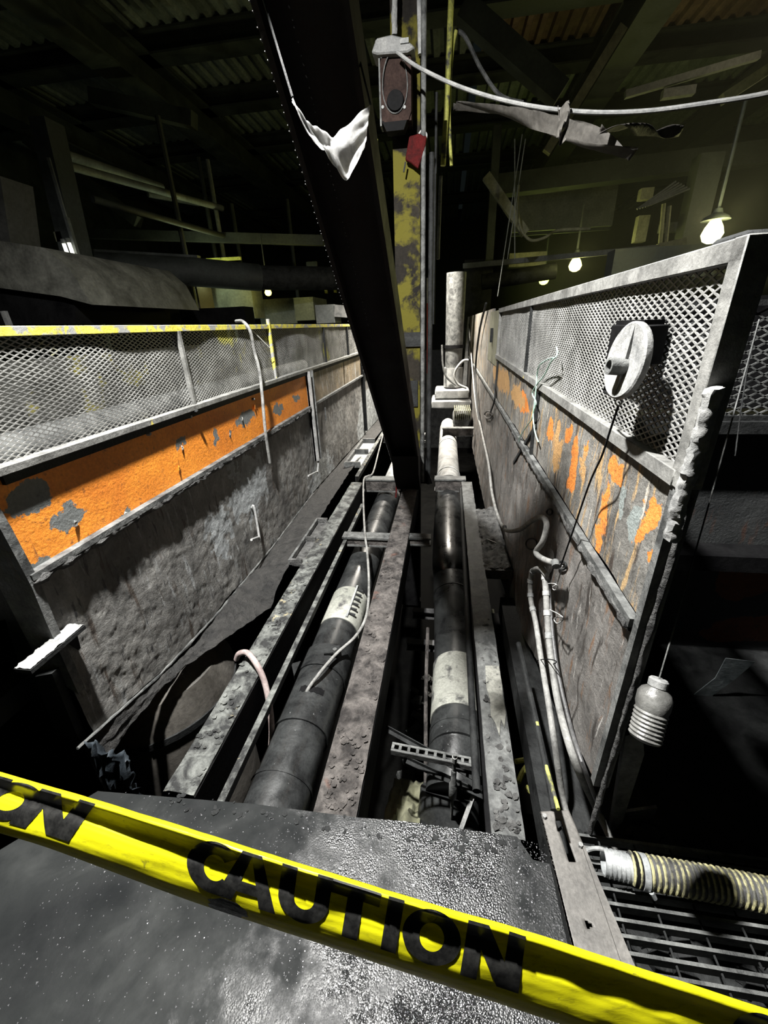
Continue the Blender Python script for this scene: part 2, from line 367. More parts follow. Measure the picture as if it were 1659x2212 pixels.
# ---- left wall
def pick(pts, y):
    for (y0,z0),(y1,z1) in zip(pts, pts[1:]):
        if y <= y1: return z0+(z1-z0)*max(0,(y-y0)/(y1-y0))
    return pts[-1][1]
weld = [(ax(a,b,XL).y, ax(a,b,XL).z) for a,b in ((150,1630),(415,1395),(500,1282),(565,1212),(670,1072))]
weld = [(weld[0][0]-.05, weld[0][1])]+weld+[(11, weld[-1][1]-.25)]
wl = thing('wall_left', (XL-.01, 5, 0), 'soot-caked left pit wall with an orange painted upper band', 'wall'); wl['kind'] = 'structure'
obj('upper_panel', MB().bb(XL-.02, XL, .93, 3.97, .79, 1.14), G['orange'], wl)
for k, (y0, y1) in enumerate(((4.02,5.55),(5.6,6.75),(6.8,11.0))):
    obj('upper_panel', MB().bb(XL-.02, XL-.004, y0, y1, .79, 1.14), G['wall_lf'] if k < 2 else G['wall_l'], wl)
def lw(u, v):
    y = .93+(10.9-.93)*(u**1.6); zb = pick(weld, y); z = zb+(.80-zb)*v
    d = noise.fractal((y*16, z*16, 1.7), .8, 2.0, 5)*.0038 + noise.fractal((y*2, z*2, 5.1), 1, 2, 3)*.008
    return V((XL+d-.006, y, z))
obj('lower_panel', MB().grid(lw, 640, 90), G['wall_l'], wl)
skl = [(222,1648,-1.335),(336,1500,-1.32),(400,1440,-1.28),(500,1370,-1.21),(585,1312,-1.13),(612,1240,-1.085),(690,1120,-1.08),(760,1012,-1.07)]
sk = [(ax(a,b,c)) for a,b,c in skl]; sk = [V((p.x,p.y,p.z)) for p in sk]+[V((-1.07, 10.9, -.30))]
def skirt(u, v):
    i = min(int(u*(len(sk)-1)), len(sk)-2); t = u*(len(sk)-1)-i
    b = sk[i].lerp(sk[i+1], t); tpt = V((XL, b.y, pick(weld, b.y)-.005))
    return tpt.lerp(b, v)+V((noise.fractal((b.y*8, v*3, 2), 1, 2, 4)*.012, 0, noise.fractal((b.y*14, v*9, 7), 1, 2, 4)*.012))
obj('skirt_plate', MB().grid(skirt, 160, 10), grime('skirt_soot', (.008,.008,.008), (.045,.043,.040), 14, bmp=1.0, bscale=55, dist=.015), wl)
# caked ledge below the orange band
def crust_path(pts, rad, n=9, amp=.45, seed=0, step=.02):
    pts = [V(p) for p in pts]; L = sum((b-a).length for a,b in zip(pts,pts[1:])); k = max(4, int(L/step)); path = []
    segs = [(a,b,(b-a).length) for a,b in zip(pts,pts[1:])]
    for i in range(k+1):
        s = L*i/k
        for a,b,l in segs:
            if s <= l+1e-6: path.append(a.lerp(b, min(1, s/l))); break
            s -= l
    mb = MB(); rs = [rad*(1+amp*noise.fractal((i*.35, seed, 0), 1, 2, 4)) for i in range(len(path))]
    path = [p+V((noise.noise((i*.3, seed, 4))*rad*.3, 0, noise.noise((i*.3, seed, 9))*rad*.3)) for i, p in enumerate(path)]
    mb.tube(path, rs, n)
    mb.v = [tuple(V(q)+V((noise.noise(V(q)*90), noise.noise(V(q)*90+V((9,0,0))), noise.noise(V(q)*90+V((0,9,0)))))*rad*.32) for q in mb.v]
    return mb
mb = MB(); mb.section((XL, .94, .795), (XL, 3.95, .795), [(-.0,-.012),(.034,-.012),(.034,.010),(-.0,.010)])
obj('ledge', mb, G['dust'], wl)
obj('ledge', MB().section((XL, 4.05, .795), (XL, 10.8, .795), [(0,-.012),(.03,-.012),(.03,.01),(0,.01)]), G['dust'], wl)
obj('caked_dirt', crust_path([(XL+.014,.94,.775),(XL+.016,3.9,.775)], .020, seed=1), G['crust'], wl, kind='stuff')
obj('weld_seam', crust_path([(XL+.004, y+.0, pick(weld,y)) for y in (.85,1.3,1.8,2.3,2.8,3.3,3.8)], .0065, 7, seed=2), G['dust'], wl)
obj('backing_plate', MB().bb(XL-.26, XL-.02, .93, 11, .62, .78), G['soot'], wl)
for px, py in ((318,937),(408,900),(545,862)):
    p = ax(px, py, XL); obj('bolt', MB().lathe(p, p+V((.018,0,0)), [(0,.010),(.6,.010),(1,.006)], 8), G['dust_l'], wl)
for (px, py, r, dx) in ((392,968,.02,.01),(385,1012,.022,.012),(160,1132,.022,.014),(495,938,.012,.01),(522,905,.02,.012),(270,1112,.02,.008),(550,880,.03,.01)):   # lifted paint flakes
    p = ax(px, py, XL); mb = MB()
    pts = [p+V((.001+dx*(k in (2,3)), math.cos(t)*r*(.7+.3*random.random()), math.sin(t)*r*.7)) for k, t in enumerate([i*2*math.pi/6+.3 for i in range(6)])]
    mb.prism(pts, (.0015,0,0)); obj('paint_flake', mb, G['white'] if r < .021 else G['orange'], wl, smooth=False)

# ---- right wall
bot = [(ax(a,b,XR).y, ax(a,b,XR).z) for a,b in ((1310,1700),(1288,1690),(1200,1500),(1100,1312))]
bot = [(.84, bot[0][1])]+bot[1:]+[(3.2,-.42),(10.2,-.55)]
wr = thing('wall_right', (XR+.01, 5, 0), 'stained grey right pit wall with patches of orange paint', 'wall'); wr['kind'] = 'structure'
def rw_u(u, v):
    y = .87+(10.2-.87)*(u**1.7); z = .835+(1.18-.835)*v
    return V((XR+noise.fractal((y*5, z*5, 3), 1, 2, 4)*.005, y, z))
def rw_l(u, v):
    y = .87+(10.2-.87)*(u**1.7); zb = pick(bot, y); z = zb+(.81-zb)*v
    return V((XR-.004+noise.fractal((y*6, z*6, 8), 1, 2, 5)*.008, y, z))
obj('upper_panel', MB().grid(rw_u, 240, 24), G['wall_r'], wr)
obj('lower_panel', MB().grid(rw_l, 300, 70), G['wall_r2'], wr)
obj('backing_plate', MB().bb(XR+.012, XR+.03, .87, 10.2, .3, 1.18), G['soot'], wr)
obj('flange', MB().section((XR, .87, .815), (XR, 10, .815), [(-.022,-.012),(0,-.012),(0,.014),(-.022,.014)]), G['dust'], wr)
obj('caked_dirt', crust_path([(XR-.010,.88,.80),(XR-.010,2.9,.80)], .016, seed=5), G['crust'], wr, kind='stuff')
obj('seam_strip', MB().bar(ax(1112,1000,XR)-V((.006,0,0)), ax(1160,920,XR)-V((.006,0,0)), .02, .012, EX), G['soot'], wr)
for px in (1160, 1068):   # vertical seams of the upper band
    a = ax(px, 900, XR); obj('seam_strip', MB().bb(XR-.016, XR, a.y-.015, a.y+.015, .83, 1.16), G['soot'], wr)
obj('end_flange', MB().prism([(XR-.012,.845,1.18),(XR+.03,.845,1.18),(XR+.03,.845,bot[1][1]),(XR-.012,.845,bot[1][1])], (0,.025,0)), G['dust'], wr)
obj('caked_dirt', crust_path([(XR+.014,.842,1.16),(XR+.014,.842,.0)], .008, amp=.35, seed=6, step=.02), G['crust'], wr, kind='stuff')
# tall scorched far section of the right wall, above the rail line
obj('far_panel', MB().bb(XR, XR+.02, 5.0, 10.2, 1.18, 1.63), G['wall_r'], wr)
o = obj('far_flashing', MB().prism([(XR-.05,9.9,1.62),(XR-.02,9.9,1.62),(XR-.02,9.9,-.4),(XR-.14,9.9,-.4)], (0,.3,0)), G['pale'], wr)

# ---- roof and hall shell
cl = thing('ceiling', (0, 15, 7.3), 'dark corrugated roof deck on steel purlins', 'ceiling'); cl['kind'] = 'structure'
def deck(x0, x1, y0, y1, z, mat, pitch=.30):
    n = int((x1-x0)/pitch); pr = []
    for i in range(n):
        a = x0+i*pitch
        pr += [(a, z), (a+pitch*.38, z), (a+pitch*.5, z+.09), (a+pitch*.88, z+.09)]
    pr.append((x0+n*pitch, z)); mb = MB(); k = len(pr)
    mb.add([(x,y0,zz) for x,zz in pr]+[(x,y1,zz) for x,zz in pr], [(i,i+1,k+i+1,k+i) for i in range(k-1)])
    return mb
ys = [2, 5, 7, 9.1, 11.3, 13.7, 16.5, 20, 25, 32]
for i, (y0, y1) in enumerate(zip(ys, ys[1:])):
    obj('roof_sheet', deck(-14, .6, y0, y1, 7.3, G['deck']), G['deck'], cl, smooth=False)
    obj('roof_sheet', deck(.6, 12, y0, y1, 7.3, G['deck_w']), G['deck_w'] if 2 <= i <= 4 else G['deck'], cl, smooth=False)
for y in ys[1:-1]:
    obj('purlin', MB().section((-14,y,7.1), (12,y,7.1), isec(.5,.4,.04,.04)), G['hall'], cl)
for x in (-10.5, -6.7, 3.4, 7.5):
    obj('girder', MB().section((x,1,6.6), (x,32,6.6), isec(.6,.7,.05,.05)), G['hall'], cl)
single('wall_back', MB().bb(-16, 14, 31.5, 32, -2, 8), G['hall'], 'dark end wall of the hall far behind everything', 'wall')['kind'] = 'structure'
single('wall_far_left', MB().bb(-14.5, -14, -1, 32, -2, 8), G['hall'], 'dark side wall of the hall on the far left', 'wall')['kind'] = 'structure'
single('wall_far_right', MB().bb(12, 12.5, 2, 32, -2, 8), G['hall'], 'dark side wall of the hall on the far right', 'wall')['kind'] = 'structure'

# ================================================================== THINGS
# ---- expanded-metal mesh
def expanded(P0, eu, ev, en, lu, lv, cu=.036, cv=.0165, sw=.0028, th=.0028, keep=None, bulge=None):
    P0, eu, ev, en = V(P0), V(eu), V(ev), V(en); du, h = cu/2, cv/2
    nu, nv = int(lu/du), int(lv/h); mb = MB(); vs_, fs = mb.v, mb.f
    off = [(-sw/2,-th/2),(sw/2,-th/2),(sw/2,th/2),(-sw/2,th/2)]
    for j in range(nv):
        base = None
        for i in range(nu+1):
            u = i*du; v = j*h+(h if (i+j) % 2 == 0 else 0)
            if keep and not keep(u, v): base = None; continue
            p = P0+eu*u+ev*v
            if bulge: p = p+en*bulge(u, v)
            b = len(vs_)
            for a, c in off: vs_.append(tuple(p+ev*(a*1.5)+en*c))
            if base is not None:
                for k in range(4):
                    k2 = (k+1) % 4; fs.append((base+k, base+k2, b+k2, b+k))
            base = b
    return mb
# left fence
lf = thing('mesh_fence', (XL, 3, 1.13), 'left guard fence of grey expanded mesh under a worn yellow top rail', 'fence')
Y0, Y1 = .30, 10.8
obj('mesh_panel', expanded((XL-.012, Y0, 1.15), EY, EZ, EX, 5.2, .365, bulge=lambda u, v: .006*math.sin(u*5+v*9)+.008*noise.noise((u*3, v*6, 1))), G['mesh'], lf, smooth=False, kind='stuff')
obj('mesh_panel', expanded((XL-.012, 5.5, 1.15), EY, EZ, EX, 5.3, .365, cu=.05, cv=.03, sw=.004), G['mesh'], lf, smooth=False, kind='stuff')
obj('top_rail', MB().section((XL,Y0,1.512), (XL,Y1,1.512), [(-.030,0),(.006,0),(.006,.030),(-.030,.030)]), G['yrail'], lf, bevel=.002)
obj('bottom_rail', MB().section((XL-.02,Y0,1.127), (XL-.02,Y1,1.127), [(0,0),(.048,0),(.048,.026),(0,.026)]), G['grail'], lf, bevel=.002)
obj('bottom_angle', MB().section((XL,1.0,1.095), (XL,Y1,1.095), [(0,0),(.014,0),(.014,.03),(0,.03)]), G['soot'], lf)
for px, wd in ((400,.018),(592,.018)):
    y = ax(px, 790, XL).y; obj('post', MB().bb(XL-.01, XL+.012, y-wd/2, y+wd/2, 1.12, 1.515 if px < 500 else 1.58), G['grail'] if px < 500 else G['yrail'], lf)
for y in (4.75, 5.9, 7.4, 9): obj('post', MB().bb(XL-.01, XL+.010, y-.012, y+.012, 1.12, 1.515), G['soot'], lf)
p = ax(420, 888, XL+.02); obj('bolt', MB().lathe(p, p+V((.02,0,-.004)), [(0,.012),(.7,.012),(1,.008)], 8), G['soot'], lf)
# right fence
rf = thing('mesh_fence', (XR, 2, 1.18), 'right guard fence of pale expanded mesh in a grey steel frame', 'fence')
obj('mesh_panel', expanded((XR+.004, .875, 1.205), EY, EZ, -EX, 3.35, .375, bulge=lambda u, v: .004*noise.noise((u*3, v*6, 7))), G['mesh_r'], rf, smooth=False, kind='stuff')
obj('top_rail', MB().section((XR-.006,.84,1.575), (XR-.006,4.35,1.575), [(-.010,0),(.03,0),(.03,.036),(-.010,.036)]), G['grail'], rf, bevel=.002)
obj('bottom_rail', MB().section((XR-.006,.86,1.178), (XR-.006,4.35,1.178), [(-.012,0),(.03,0),(.03,.036),(-.012,.036)]), G['grail'], rf, bevel=.002)
obj('end_post', MB().bb(XR-.016, XR+.03, .838, .875, 1.18, 1.612), G['grail'], rf, bevel=.002)
for y in (2.72, 4.33): obj('post', MB().bb(XR-.012, XR+.012, y-.015, y+.015, 1.18, 1.61), G['grail'] if y > 4 else G['soot'], rf)
obj('cover_sheet', MB().bb(XR+.014, XR+.02, 2.74, 4.32, 1.2, 1.58), G['soot'], rf)
sa = ax(1090,700,XR); obj('solid_panel', MB().bb(XR-.004, XR+.01, 4.36, 5.3, 1.1, 1.6), G['olive'], rf)
obj('panel_handle', MB().bb(XR-.03, XR-.004, 4.85, 4.9, 1.30, 1.44), G['soot'], rf)

# ---- three long beams over the pit
def long_beam(name, x0, x1, y0, y1, ztop, h, mat, label, crust, flange=.018):
    t = thing(name, ((x0+x1)/2, y0, ztop-h), label, 'beam'); xc = (x0+x1)/2; wd = x1-x0
    def top(u, v):
        x = x0+wd*u; y = y0+(y1-y0)*v
        e = 1-min(1, abs(u-.5)*2)**6
        d = crust*max(0, noise.fractal((x*9, y*5, x0), 1, 2, 4)+.25)*e
        return V((x+(noise.noise((y*9, x0, u))*.006 if u in (0,1) else 0), y, ztop+d))
    n = int((y1-y0)/.016)
    obj('top_surface', MB().grid(top, 10, n), mat, t)
    obj('top_flange', MB().bb(x0, x1, y0, y1, ztop-flange, ztop-.0005), mat, t)
    obj('web', MB().bb(xc-.008, xc+.008, y0, y1, ztop-h+flange, ztop-flange), G['soot'], t)
    obj('bottom_flange', MB().bb(x0, x1, y0, y1, ztop-h, ztop-h+flange), G['black'], t)
    return t
b1 = long_beam('steel_beam', -.985, -.865, .80, 4.02, -.018, .20, G['beam'], 'dirt-caked steel beam beside the left wall', .014)
b2 = long_beam('steel_beam', -.415, -.265, .795, 4.0, -.018, .24, G['rust'], 'rust-brown steel beam down the middle of the pit', .012)
b3 = long_beam('steel_beam', .185, .290, .80, 4.1, -.018, .18, G['dust'], 'grey crusted steel beam beside the right wall', .010)
obj('web', MB().bb(-.985, -.97, .80, 4.02, -.21, -.03), G['rust'], b1)
obj('web', MB().bb(-.875, -.862, .80, 4.02, -.21, -.03), G['black'], b1)  # right-hand web black to stand in for its shade
obj('web', MB().bb(-.42, -.41, .80, 4.0, -.25, -.03), G['rust'], b2); obj('web', MB().bb(-.272, -.262, .80, 4.0, -.25, -.03), G['black'], b2)  # left web rust, right web black for the side away from the light
obj('pale_patch', MB().prism([V((x,y,-.013)) for x, y in ((.222,1.53),(.286,1.535),(.288,1.42),(.284,1.36),(.287,1.27),(.272,1.20),(.262,1.24),(.248,1.16),(.236,1.22),(.222,1.25),(.226,1.33),(.216,1.40))], (0,0,.004)), grime('worn_pale_paint', (.12,.12,.105), (.34,.34,.30), 16, bmp=.4, bscale=80, spots=(30,.6,.05,(.05,.05,.05))), b3)
def flakes(parent, x0, x1, y0, y1, z, n, mat, seed, size=(.012,.035)):
    r_ = random.Random(seed); mb = MB()
    for i in range(n):
        x, y = r_.uniform(x0,x1), y0+(y1-y0)*r_.random()**1.5; s = r_.uniform(*size); k = r_.randint(5,7); a0 = r_.random()*6
        tx, ty = r_.uniform(-.25,.25), r_.uniform(-.25,.25)
        pts = []
        for q in range(k):
            rr = s*r_.uniform(.6,1.1); dx, dy = math.cos(a0+q*2*math.pi/k)*rr, math.sin(a0+q*2*math.pi/k)*rr
            pts.append((x+dx, y+dy, z+.006+dx*tx+dy*ty))
        mb.prism(pts, (0,0,.0025))
    return obj('dirt_flakes', mb, mat, parent, smooth=False, kind='stuff')
flakes(b1, -.975, -.875, .82, 2.6, -.020, 170, G['beam'], 1, (.004,.016)); flakes(b2, -.405, -.275, .82, 2.6, -.020, 190, G['rust'], 2, (.004,.016)); flakes(b3, .20, .28, .82, 1.9, -.020, 80, G['crust'], 3, (.004,.016))
flakes(fl, -.95, .28, .74, .79, -.006, 70, G['soot'], 4, (.003,.012))

# slim angle rail between the left beam and the left pipe
t = thing('angle_rail', (-.76, .8, -.1), 'slim dirty angle rail running beside the left beam', 'rail')
pa, pb = V((-.775,.80,-.06)), V((-.775,3.55,-.06))
obj('flange', MB().section(pa, pb, [(-.014,-.004),(.014,-.004),(.014,.004),(-.014,.004)]), G['beam'], t)
obj('web', MB().bb(-.789,-.783,.80,3.55,-.14,-.062), G['soot'], t)
t = thing('angle_rail', (-.98, 4.3, -.1), 'broken far length of rail leading into the pit depth', 'rail')
obj('flange', MB().section((-.96,4.2,-.01), (-1.0,9.5,-.06), [(-.02,-.004),(.02,-.004),(.02,.004),(-.02,.004)]), G['beam'], t)
obj('web', MB().section((-.975,4.2,-.06), (-1.015,9.5,-.11), [(-.004,-.05),(.004,-.05),(.004,.05),(-.004,.05)]), G['soot'], t)

# cross beams
def cross_beam(x0, x1, y, zt, h, wd, mat, label):
    t = thing('cross_beam', ((x0+x1)/2, y, zt-h), label, 'beam')
    obj('top_flange', MB().bb(x0, x1, y-wd/2, y+wd/2, zt-.016, zt), G['dust'], t)
    obj('web', MB().bb(x0+.01, x1-.01, y-wd/2+.01, y-wd/2+.02, zt-h, zt-.016), mat, t)
    obj('bottom_flange', MB().bb(x0, x1, y-wd/2, y+wd/2, zt-h-.012, zt-h), G['dust'], t)
    return t
cross_beam(-.865, -.46, 4.13, .0, .13, .12, G['rust'], 'short rusty cross beam over the left pipe')
cross_beam(-.10, .23, 4.17, .0, .13, .12, G['rust'], 'short rusty cross beam over the right pipe')
cross_beam(-.80, -.415, 2.86, -.03, .07, .10, G['rust'], 'brown cross piece between left rail and middle beam')
cross_beam(-.265, -.09, 2.88, -.03, .06, .08, G['rust'], 'dusty stub bracket on the far side of the middle beam')
cross_beam(-.05, .45, 6.6, -.02, .12, .12, G['rust'], 'far cross beam beneath the grey pipe end')
cross_beam(-.95, -.3, 6.2, -.02, .12, .12, G['rust'], 'far cross beam behind the column foot')

# ledge brackets on the left skirt
t = thing('ledge_bracket', (-1.05, 2.6, -.06), 'dirt-filled three-finned bracket between left wall and beam', 'bracket')
obj('tray', MB().bb(-1.06,-.985,2.37,3.07,-.04,-.025), G['crust'], t)
for y in (2.38, 2.72, 3.06): obj('fin', MB().bb(-1.075,-.985,y-.012,y+.012,-.03,.012), G['crust'], t)
obj('back_strip', MB().bb(-1.085,-1.068,2.37,3.07,-.03,.008), G['dust'], t)
t = thing('ledge_bracket', (-1.1, 5.0, -.06), 'ash-covered bracket box far along the left wall', 'bracket')
obj('tray', MB().bb(-1.17,-1.0,4.6,5.7,-.05,-.03), G['pale'], t)
for y in (4.6, 5.15, 5.7): obj('fin', MB().bb(-1.18,-1.0,y-.015,y+.015,-.04,.03), G['dust'], t)
obj('back_strip', MB().bb(-1.2,-1.17,4.6,5.7,-.04,.02), G['dust'], t)
# caked ledge by right beam
def rl(u, v):
    x = .285+(.46-.285)*u; y = 2.42+1.0*v
    return V((x, y+.03*noise.noise((x*30, v*3, 0)), -.02+.03*noise.fractal((x*14, y*14, 3), 1, 2, 4)+.02*u))
t = thing('caked_ledge', (.37, 2.9, -.06), 'lumpy dirt-caked ledge between right beam and right wall', 'ledge')
obj('dirt', MB().grid(rl, 16, 60), G['crust'], t); obj('plate', MB().bb(.285,.47,2.43,3.4,-.06,-.045), G['dust'], t)
obj('lip', MB().bb(.285,.47,2.405,2.43,-.09,-.02), G['crust'], t)
obj('splinter', MB().bar((.33,2.75,.03),(.39,2.70,.03),.008,.006), G['dust_l'], t)

# ---- pipes
def ring(p, d, r, wd, mat, parent, name='joint_ring', n=32, bulge=.004):
    d = V(d).normalized(); p = V(p)
    return obj(name, MB().hollow(p-d*wd/2, p+d*wd/2, r+bulge, bulge+.004, n), mat, parent)
RL = .128
lp = thing('plastic_pipe', (-.63, 2, -.42), 'left black pipe with one pale sleeve and a row of clamp bolts', 'pipe')
LZ = -.30
segs = [(.75,1.02),(1.02,1.27),(1.27,1.60),(1.60,4.3),(4.3,6.0)]
for i, (y0, y1) in enumerate(segs):
    x0_, x1_ = -.665+.008*y0, -.665+.008*y1
    r0 = RL+(.006 if i in (0,2) else 0)
    obj('pipe_length', MB().pipe((x0_,y0,LZ),(x1_,y1,LZ), r0, 40), G['pipe'] if i < 4 else G['pale'], lp)
for y in (1.02, 1.27): ring((-.665+.008*y,y,LZ), EY, RL+.006, .016, G['pipe'], lp)
obj('sleeve', MB().hollow((-.648,2.0,LZ),(-.646,2.34,LZ), RL+.005, .006, 40), G['sleeve'], lp)
cb = obj('clamp_strip', MB().bar((-.590,2.02,LZ+RL-.008),(-.588,2.36,LZ+RL-.008),.012,.022), G['galv'], lp)
for k in range(6):
    y = 2.06+k*.052
    obj('clamp_bolt', MB().tube([(-.585,y,LZ+RL-.006),(-.545,y+.004,LZ+RL-.022)], .009, 8), G['soot'], cb)
obj('torn_collar', MB().hollow((-.652,1.60,LZ),(-.651,1.76,LZ), RL+.014, .006, 24), G['soot'], lp)
obj('collar_lug', MB().box((-.60,1.70,LZ+RL+.02),(.09,.05,.012), Matrix.Rotation(.3,3,'Z')), G['soot'], lp)
obj('collar_lug', MB().lathe((-.575,1.68,LZ+RL+.02),(-.575,1.68,LZ+RL+.05),[(0,.012),(1,.012)],8), G['dust'], lp)
obj('collar_lug', MB().box((-.78,1.63,LZ+.04),(.07,.10,.05), Matrix.Rotation(.5,3,'Z')), G['soot'], lp)
obj('tar_stain', MB().grid(lambda u, v: V((-.653+(RL+.008)*math.sin(-.35+u*.95), 1.42+.035*v+.012*noise.noise((u*9,v*2,0)), LZ+(RL+.008)*math.cos(-.35+u*.95))), 20, 3), G['black'], lp)

RR = .145
rp = thing('plastic_pipe', (.08, 2, -.6), 'right black pipe with a smudged pale sleeve, seen whole from end to end', 'pipe')
RP = [V((.105,.9,-.50)), V((.105,1.30,-.50)), V((.112,2.1,-.53)), V((.085,2.75,-.37)), V((.062,3.4,-.27)), V((.045,7.6,-.27))]
dense = spline(RP, 10)
def seg_pts(ya, yb):
    out = [p for p in dense if ya <= p.y <= yb]
    def at(y):
        for a, b in zip(dense, dense[1:]):
            if a.y <= y <= b.y: return a.lerp(b, (y-a.y)/(b.y-a.y))
        return dense[-1]
    return [at(ya)]+[p for p in out if ya+.01 < p.y < yb-.01]+[at(yb)]
for a, b, k in ((1.42,2.62,0),(2.62,4.6,0),(4.6,6.0,1),(6.0,7.6,1)):
    obj('pipe_length', MB().tube(seg_pts(a,b), RR if k == 0 else RR*.98, 40), G['pipe'] if k == 0 else G['dust_l'], rp)
ps = seg_pts(1.60,2.02); obj('sleeve', MB().tube(ps, RR+.004, 40), G['sleeve'], rp)
q = seg_pts(1.52,1.54); ring(q[0], EY, RR, .014, G['pipe'], rp)
q = seg_pts(2.60,2.62); ring(q[0], EY, RR, .03, G['soot'], rp)
q = seg_pts(4.9,4.92); ring(q[0], EY, RR, .03, G['pale'], rp); q = seg_pts(6.3,6.32); ring(q[0], EY, RR, .03, G['pale'], rp)
obj('pipe_cap', MB().lathe((.045,7.6,-.27),(.045,7.95,-.2),[(0,RR*.9),(.5,RR*.85),(.8,RR*.6),(1,RR*.2)],24), G['pale'], rp)
obj('pipe_length', MB().lathe((.105,1.50,-.51),(.10,1.24,-.56),[(0,RR),(1,RR*1.02)],40), G['pipe'], rp)
# lower coupling below the right pipe
t = thing('pipe_coupling', (.06,1.0,-.8), 'fat black pipe coupling below the slotted strut', 'pipe coupling')
obj('body', MB().lathe((.05,.95,-.95),(.07,1.28,-.60),[(0,.155),(.35,.155),(.36,.15),(.7,.15),(1,.145)],36), G['pipe'], t)
for k in range(9):
    a = -1.2+k*.3; d = V((.02,.33,.35)).normalized(); s_ = EX; u = s_.cross(d).normalized()
    p = V((.055,1.03,-.865))+s_*.158*math.sin(a)+u*.158*math.cos(a)*(1 if u.z > 0 else -1)
    obj('slot', MB().box(p, (.026,.02,.02)), G['black'], t)
# conduit alongside the right beam
single('conduit', MB().tube(spline([(.155,1.0,-.12),(.160,1.9,-.10),(.165,2.6,-.08),(.175,4.0,-.06)],8), .016, 12), G['soot'], 'slim dark conduit hugging the inner side of the right beam', 'conduit')

# ---- column with its attachments
def hsec(wx, dy, tf, tw): return isec(wx, dy, tf, tw)
ct = thing('steel_column', (-.355, 4.12, -1.6), 'tall steel column with peeling yellow paint behind the brace', 'column')
obj('front_flange', MB().bb(-.462,-.25,4.03,4.045,-.02,7.0), grime('column_paint', (.010,.009,.008), (.030,.026,.020), 4, stretch=(1,1,.35), bmp=.5, bscale=50, spots=(3.0,.48,.06,(.085,.076,.012)), rough=(.7,.9), spec=.1), ct)
obj('web', MB().bb(-.362,-.35,4.045,4.20,-1.6,7.0), G['black'], ct); obj('shaded_lower_flange', MB().bb(-.462,-.25,4.03,4.05,-1.6,-.02), G['black'], ct)  # lower front flange, black to stand in for pit shade
obj('rear_flange', MB().bb(-.462,-.25,4.20,4.215,-1.6,7.0), G['soot'], ct)
obj('base_gusset', MB().prism([(-.25,4.03,-.02),(-.12,4.03,-.02),(-.25,4.03,.5)], (0,.02,0)), G['soot'], ct)
obj('splice_plate', MB().bb(-.47,-.242,4.01,4.03,1.32,1.44), G['soot'], ct)
obj('splice_plate', MB().bb(-.43,-.27,4.015,4.03,.78,1.02), G['soot'], ct)
# diagonal brace
B0, B1 = V((-.36,4.02,.12)), V((-.40,1.28,2.50))
bd = (B1-B0).normalized(); bn = EX.cross(bd).normalized()       # bn: normal of the web, pointing down/forward or up
bt = thing('diagonal_brace', B0, 'heavy dark H-section brace rising from the column foot overhead', 'beam')
W2, FD = .118, .15
for s_ in (-1, 1):
    o = MB().section(B0+EX*s_*W2, B1+EX*s_*W2, [(-.009,-FD/2),(.009,-FD/2),(.009,FD/2),(-.009,FD/2)], bn)
    obj('flange', o, G['brace'], bt)
obj('web', MB().section(B0, B1, [(-W2,-.007),(W2,-.007),(W2,.007),(-W2,.007)], bn), G['brace'], bt)
obj('foot_plate', MB().prism([(-.475,3.98,-.02),(-.475,3.98,.30),(-.475,3.55,.42),(-.475,3.62,.22),(-.475,3.86,-.02)], (.24,0,0)), G['brace'], bt)
# small pale boxes added for the beads of light on the flange edges
for s_ in (-1, 1):
    mb = MB(); lo = -bn if bn.z > 0 else bn
    for k in range(130):
        t_ = .12+.86*k/130+random.uniform(-.002,.002); p = B0.lerp(B1, t_)+EX*s_*(W2-.009*s_)+lo*(FD/2+.001)
        if s_ == 1: p = B0.lerp(B1, t_)+EX*(-W2+.07)+lo*.008
        mb.box(p+V((0,random.uniform(-.006,.006),0)), (.0022,.004+random.random()*.012,.0022))
    obj('edge_light_beads', mb, G['dust'], bt, smooth=False, kind='stuff')

# ---- conduits beside the column
def vpipe(px, py0, py1, y, r, mat, label, cat='conduit', name='conduit', n=10):
    a, b = ay(px, py0, y), ay(px, py1, y); return single(name, MB().tube([V((a.x,y,a.z)), V((a.x,y,b.z))], r, n), mat, label, cat)
vpipe(916, -60, 1040, 3.98, .020, G['dust'], 'vertical conduit tight against the column, lit yellow at mid height')
vpipe(933, 330, 1045, 4.02, .022, G['soot'], 'dark vertical conduit, second from the column')
vpipe(943, 200, 700, 4.25, .012, G['soot'], 'thin dark conduit, third from the column')
single('conduit', MB().tube([ay(898,-330,4.0), ay(908,118,4.0)], .017, 10), G['pale'], 'short pale conduit end dropping from the roof by the box', 'conduit')
single('conduit', MB().tube(spline([ay(976,-30,4.6), ay(972,60,4.6), ay(964,240,4.6), ay(957,358,4.6)], 4), .024, 10), G['cyel'], 'yellow-green conduit hanging right of the column', 'conduit')  # the conduit itself is yellow-green
single('conduit', MB().tube(spline([ay(985,66,4.65), ay(976,120,4.65), ay(970,240,4.65), ay(975,358,4.65)], 4), .014, 8), G['cyel'], 'thin yellow-green cable beside the hanging conduit', 'conduit')
single('conduit', MB().tube([ay(952,380,5.2), ay(946,560,5.2)], .018, 8), G['dust'], 'grey conduit stub dangling lower right of the column', 'conduit')
t = thing('striped_pole', ay(925,1040,5.4), 'slim red and white banded pole seen between two conduits', 'pole')
a, b = ay(925,600,5.4), ay(925,1020,5.4); n = 9
for k in range(n):
    obj('band', MB().tube([a.lerp(b,k/n), a.lerp(b,(k+1)/n)], .018, 10), G['redw'] if k in (1,2,3) and k != 2 or k == 2 else G['white'], t)
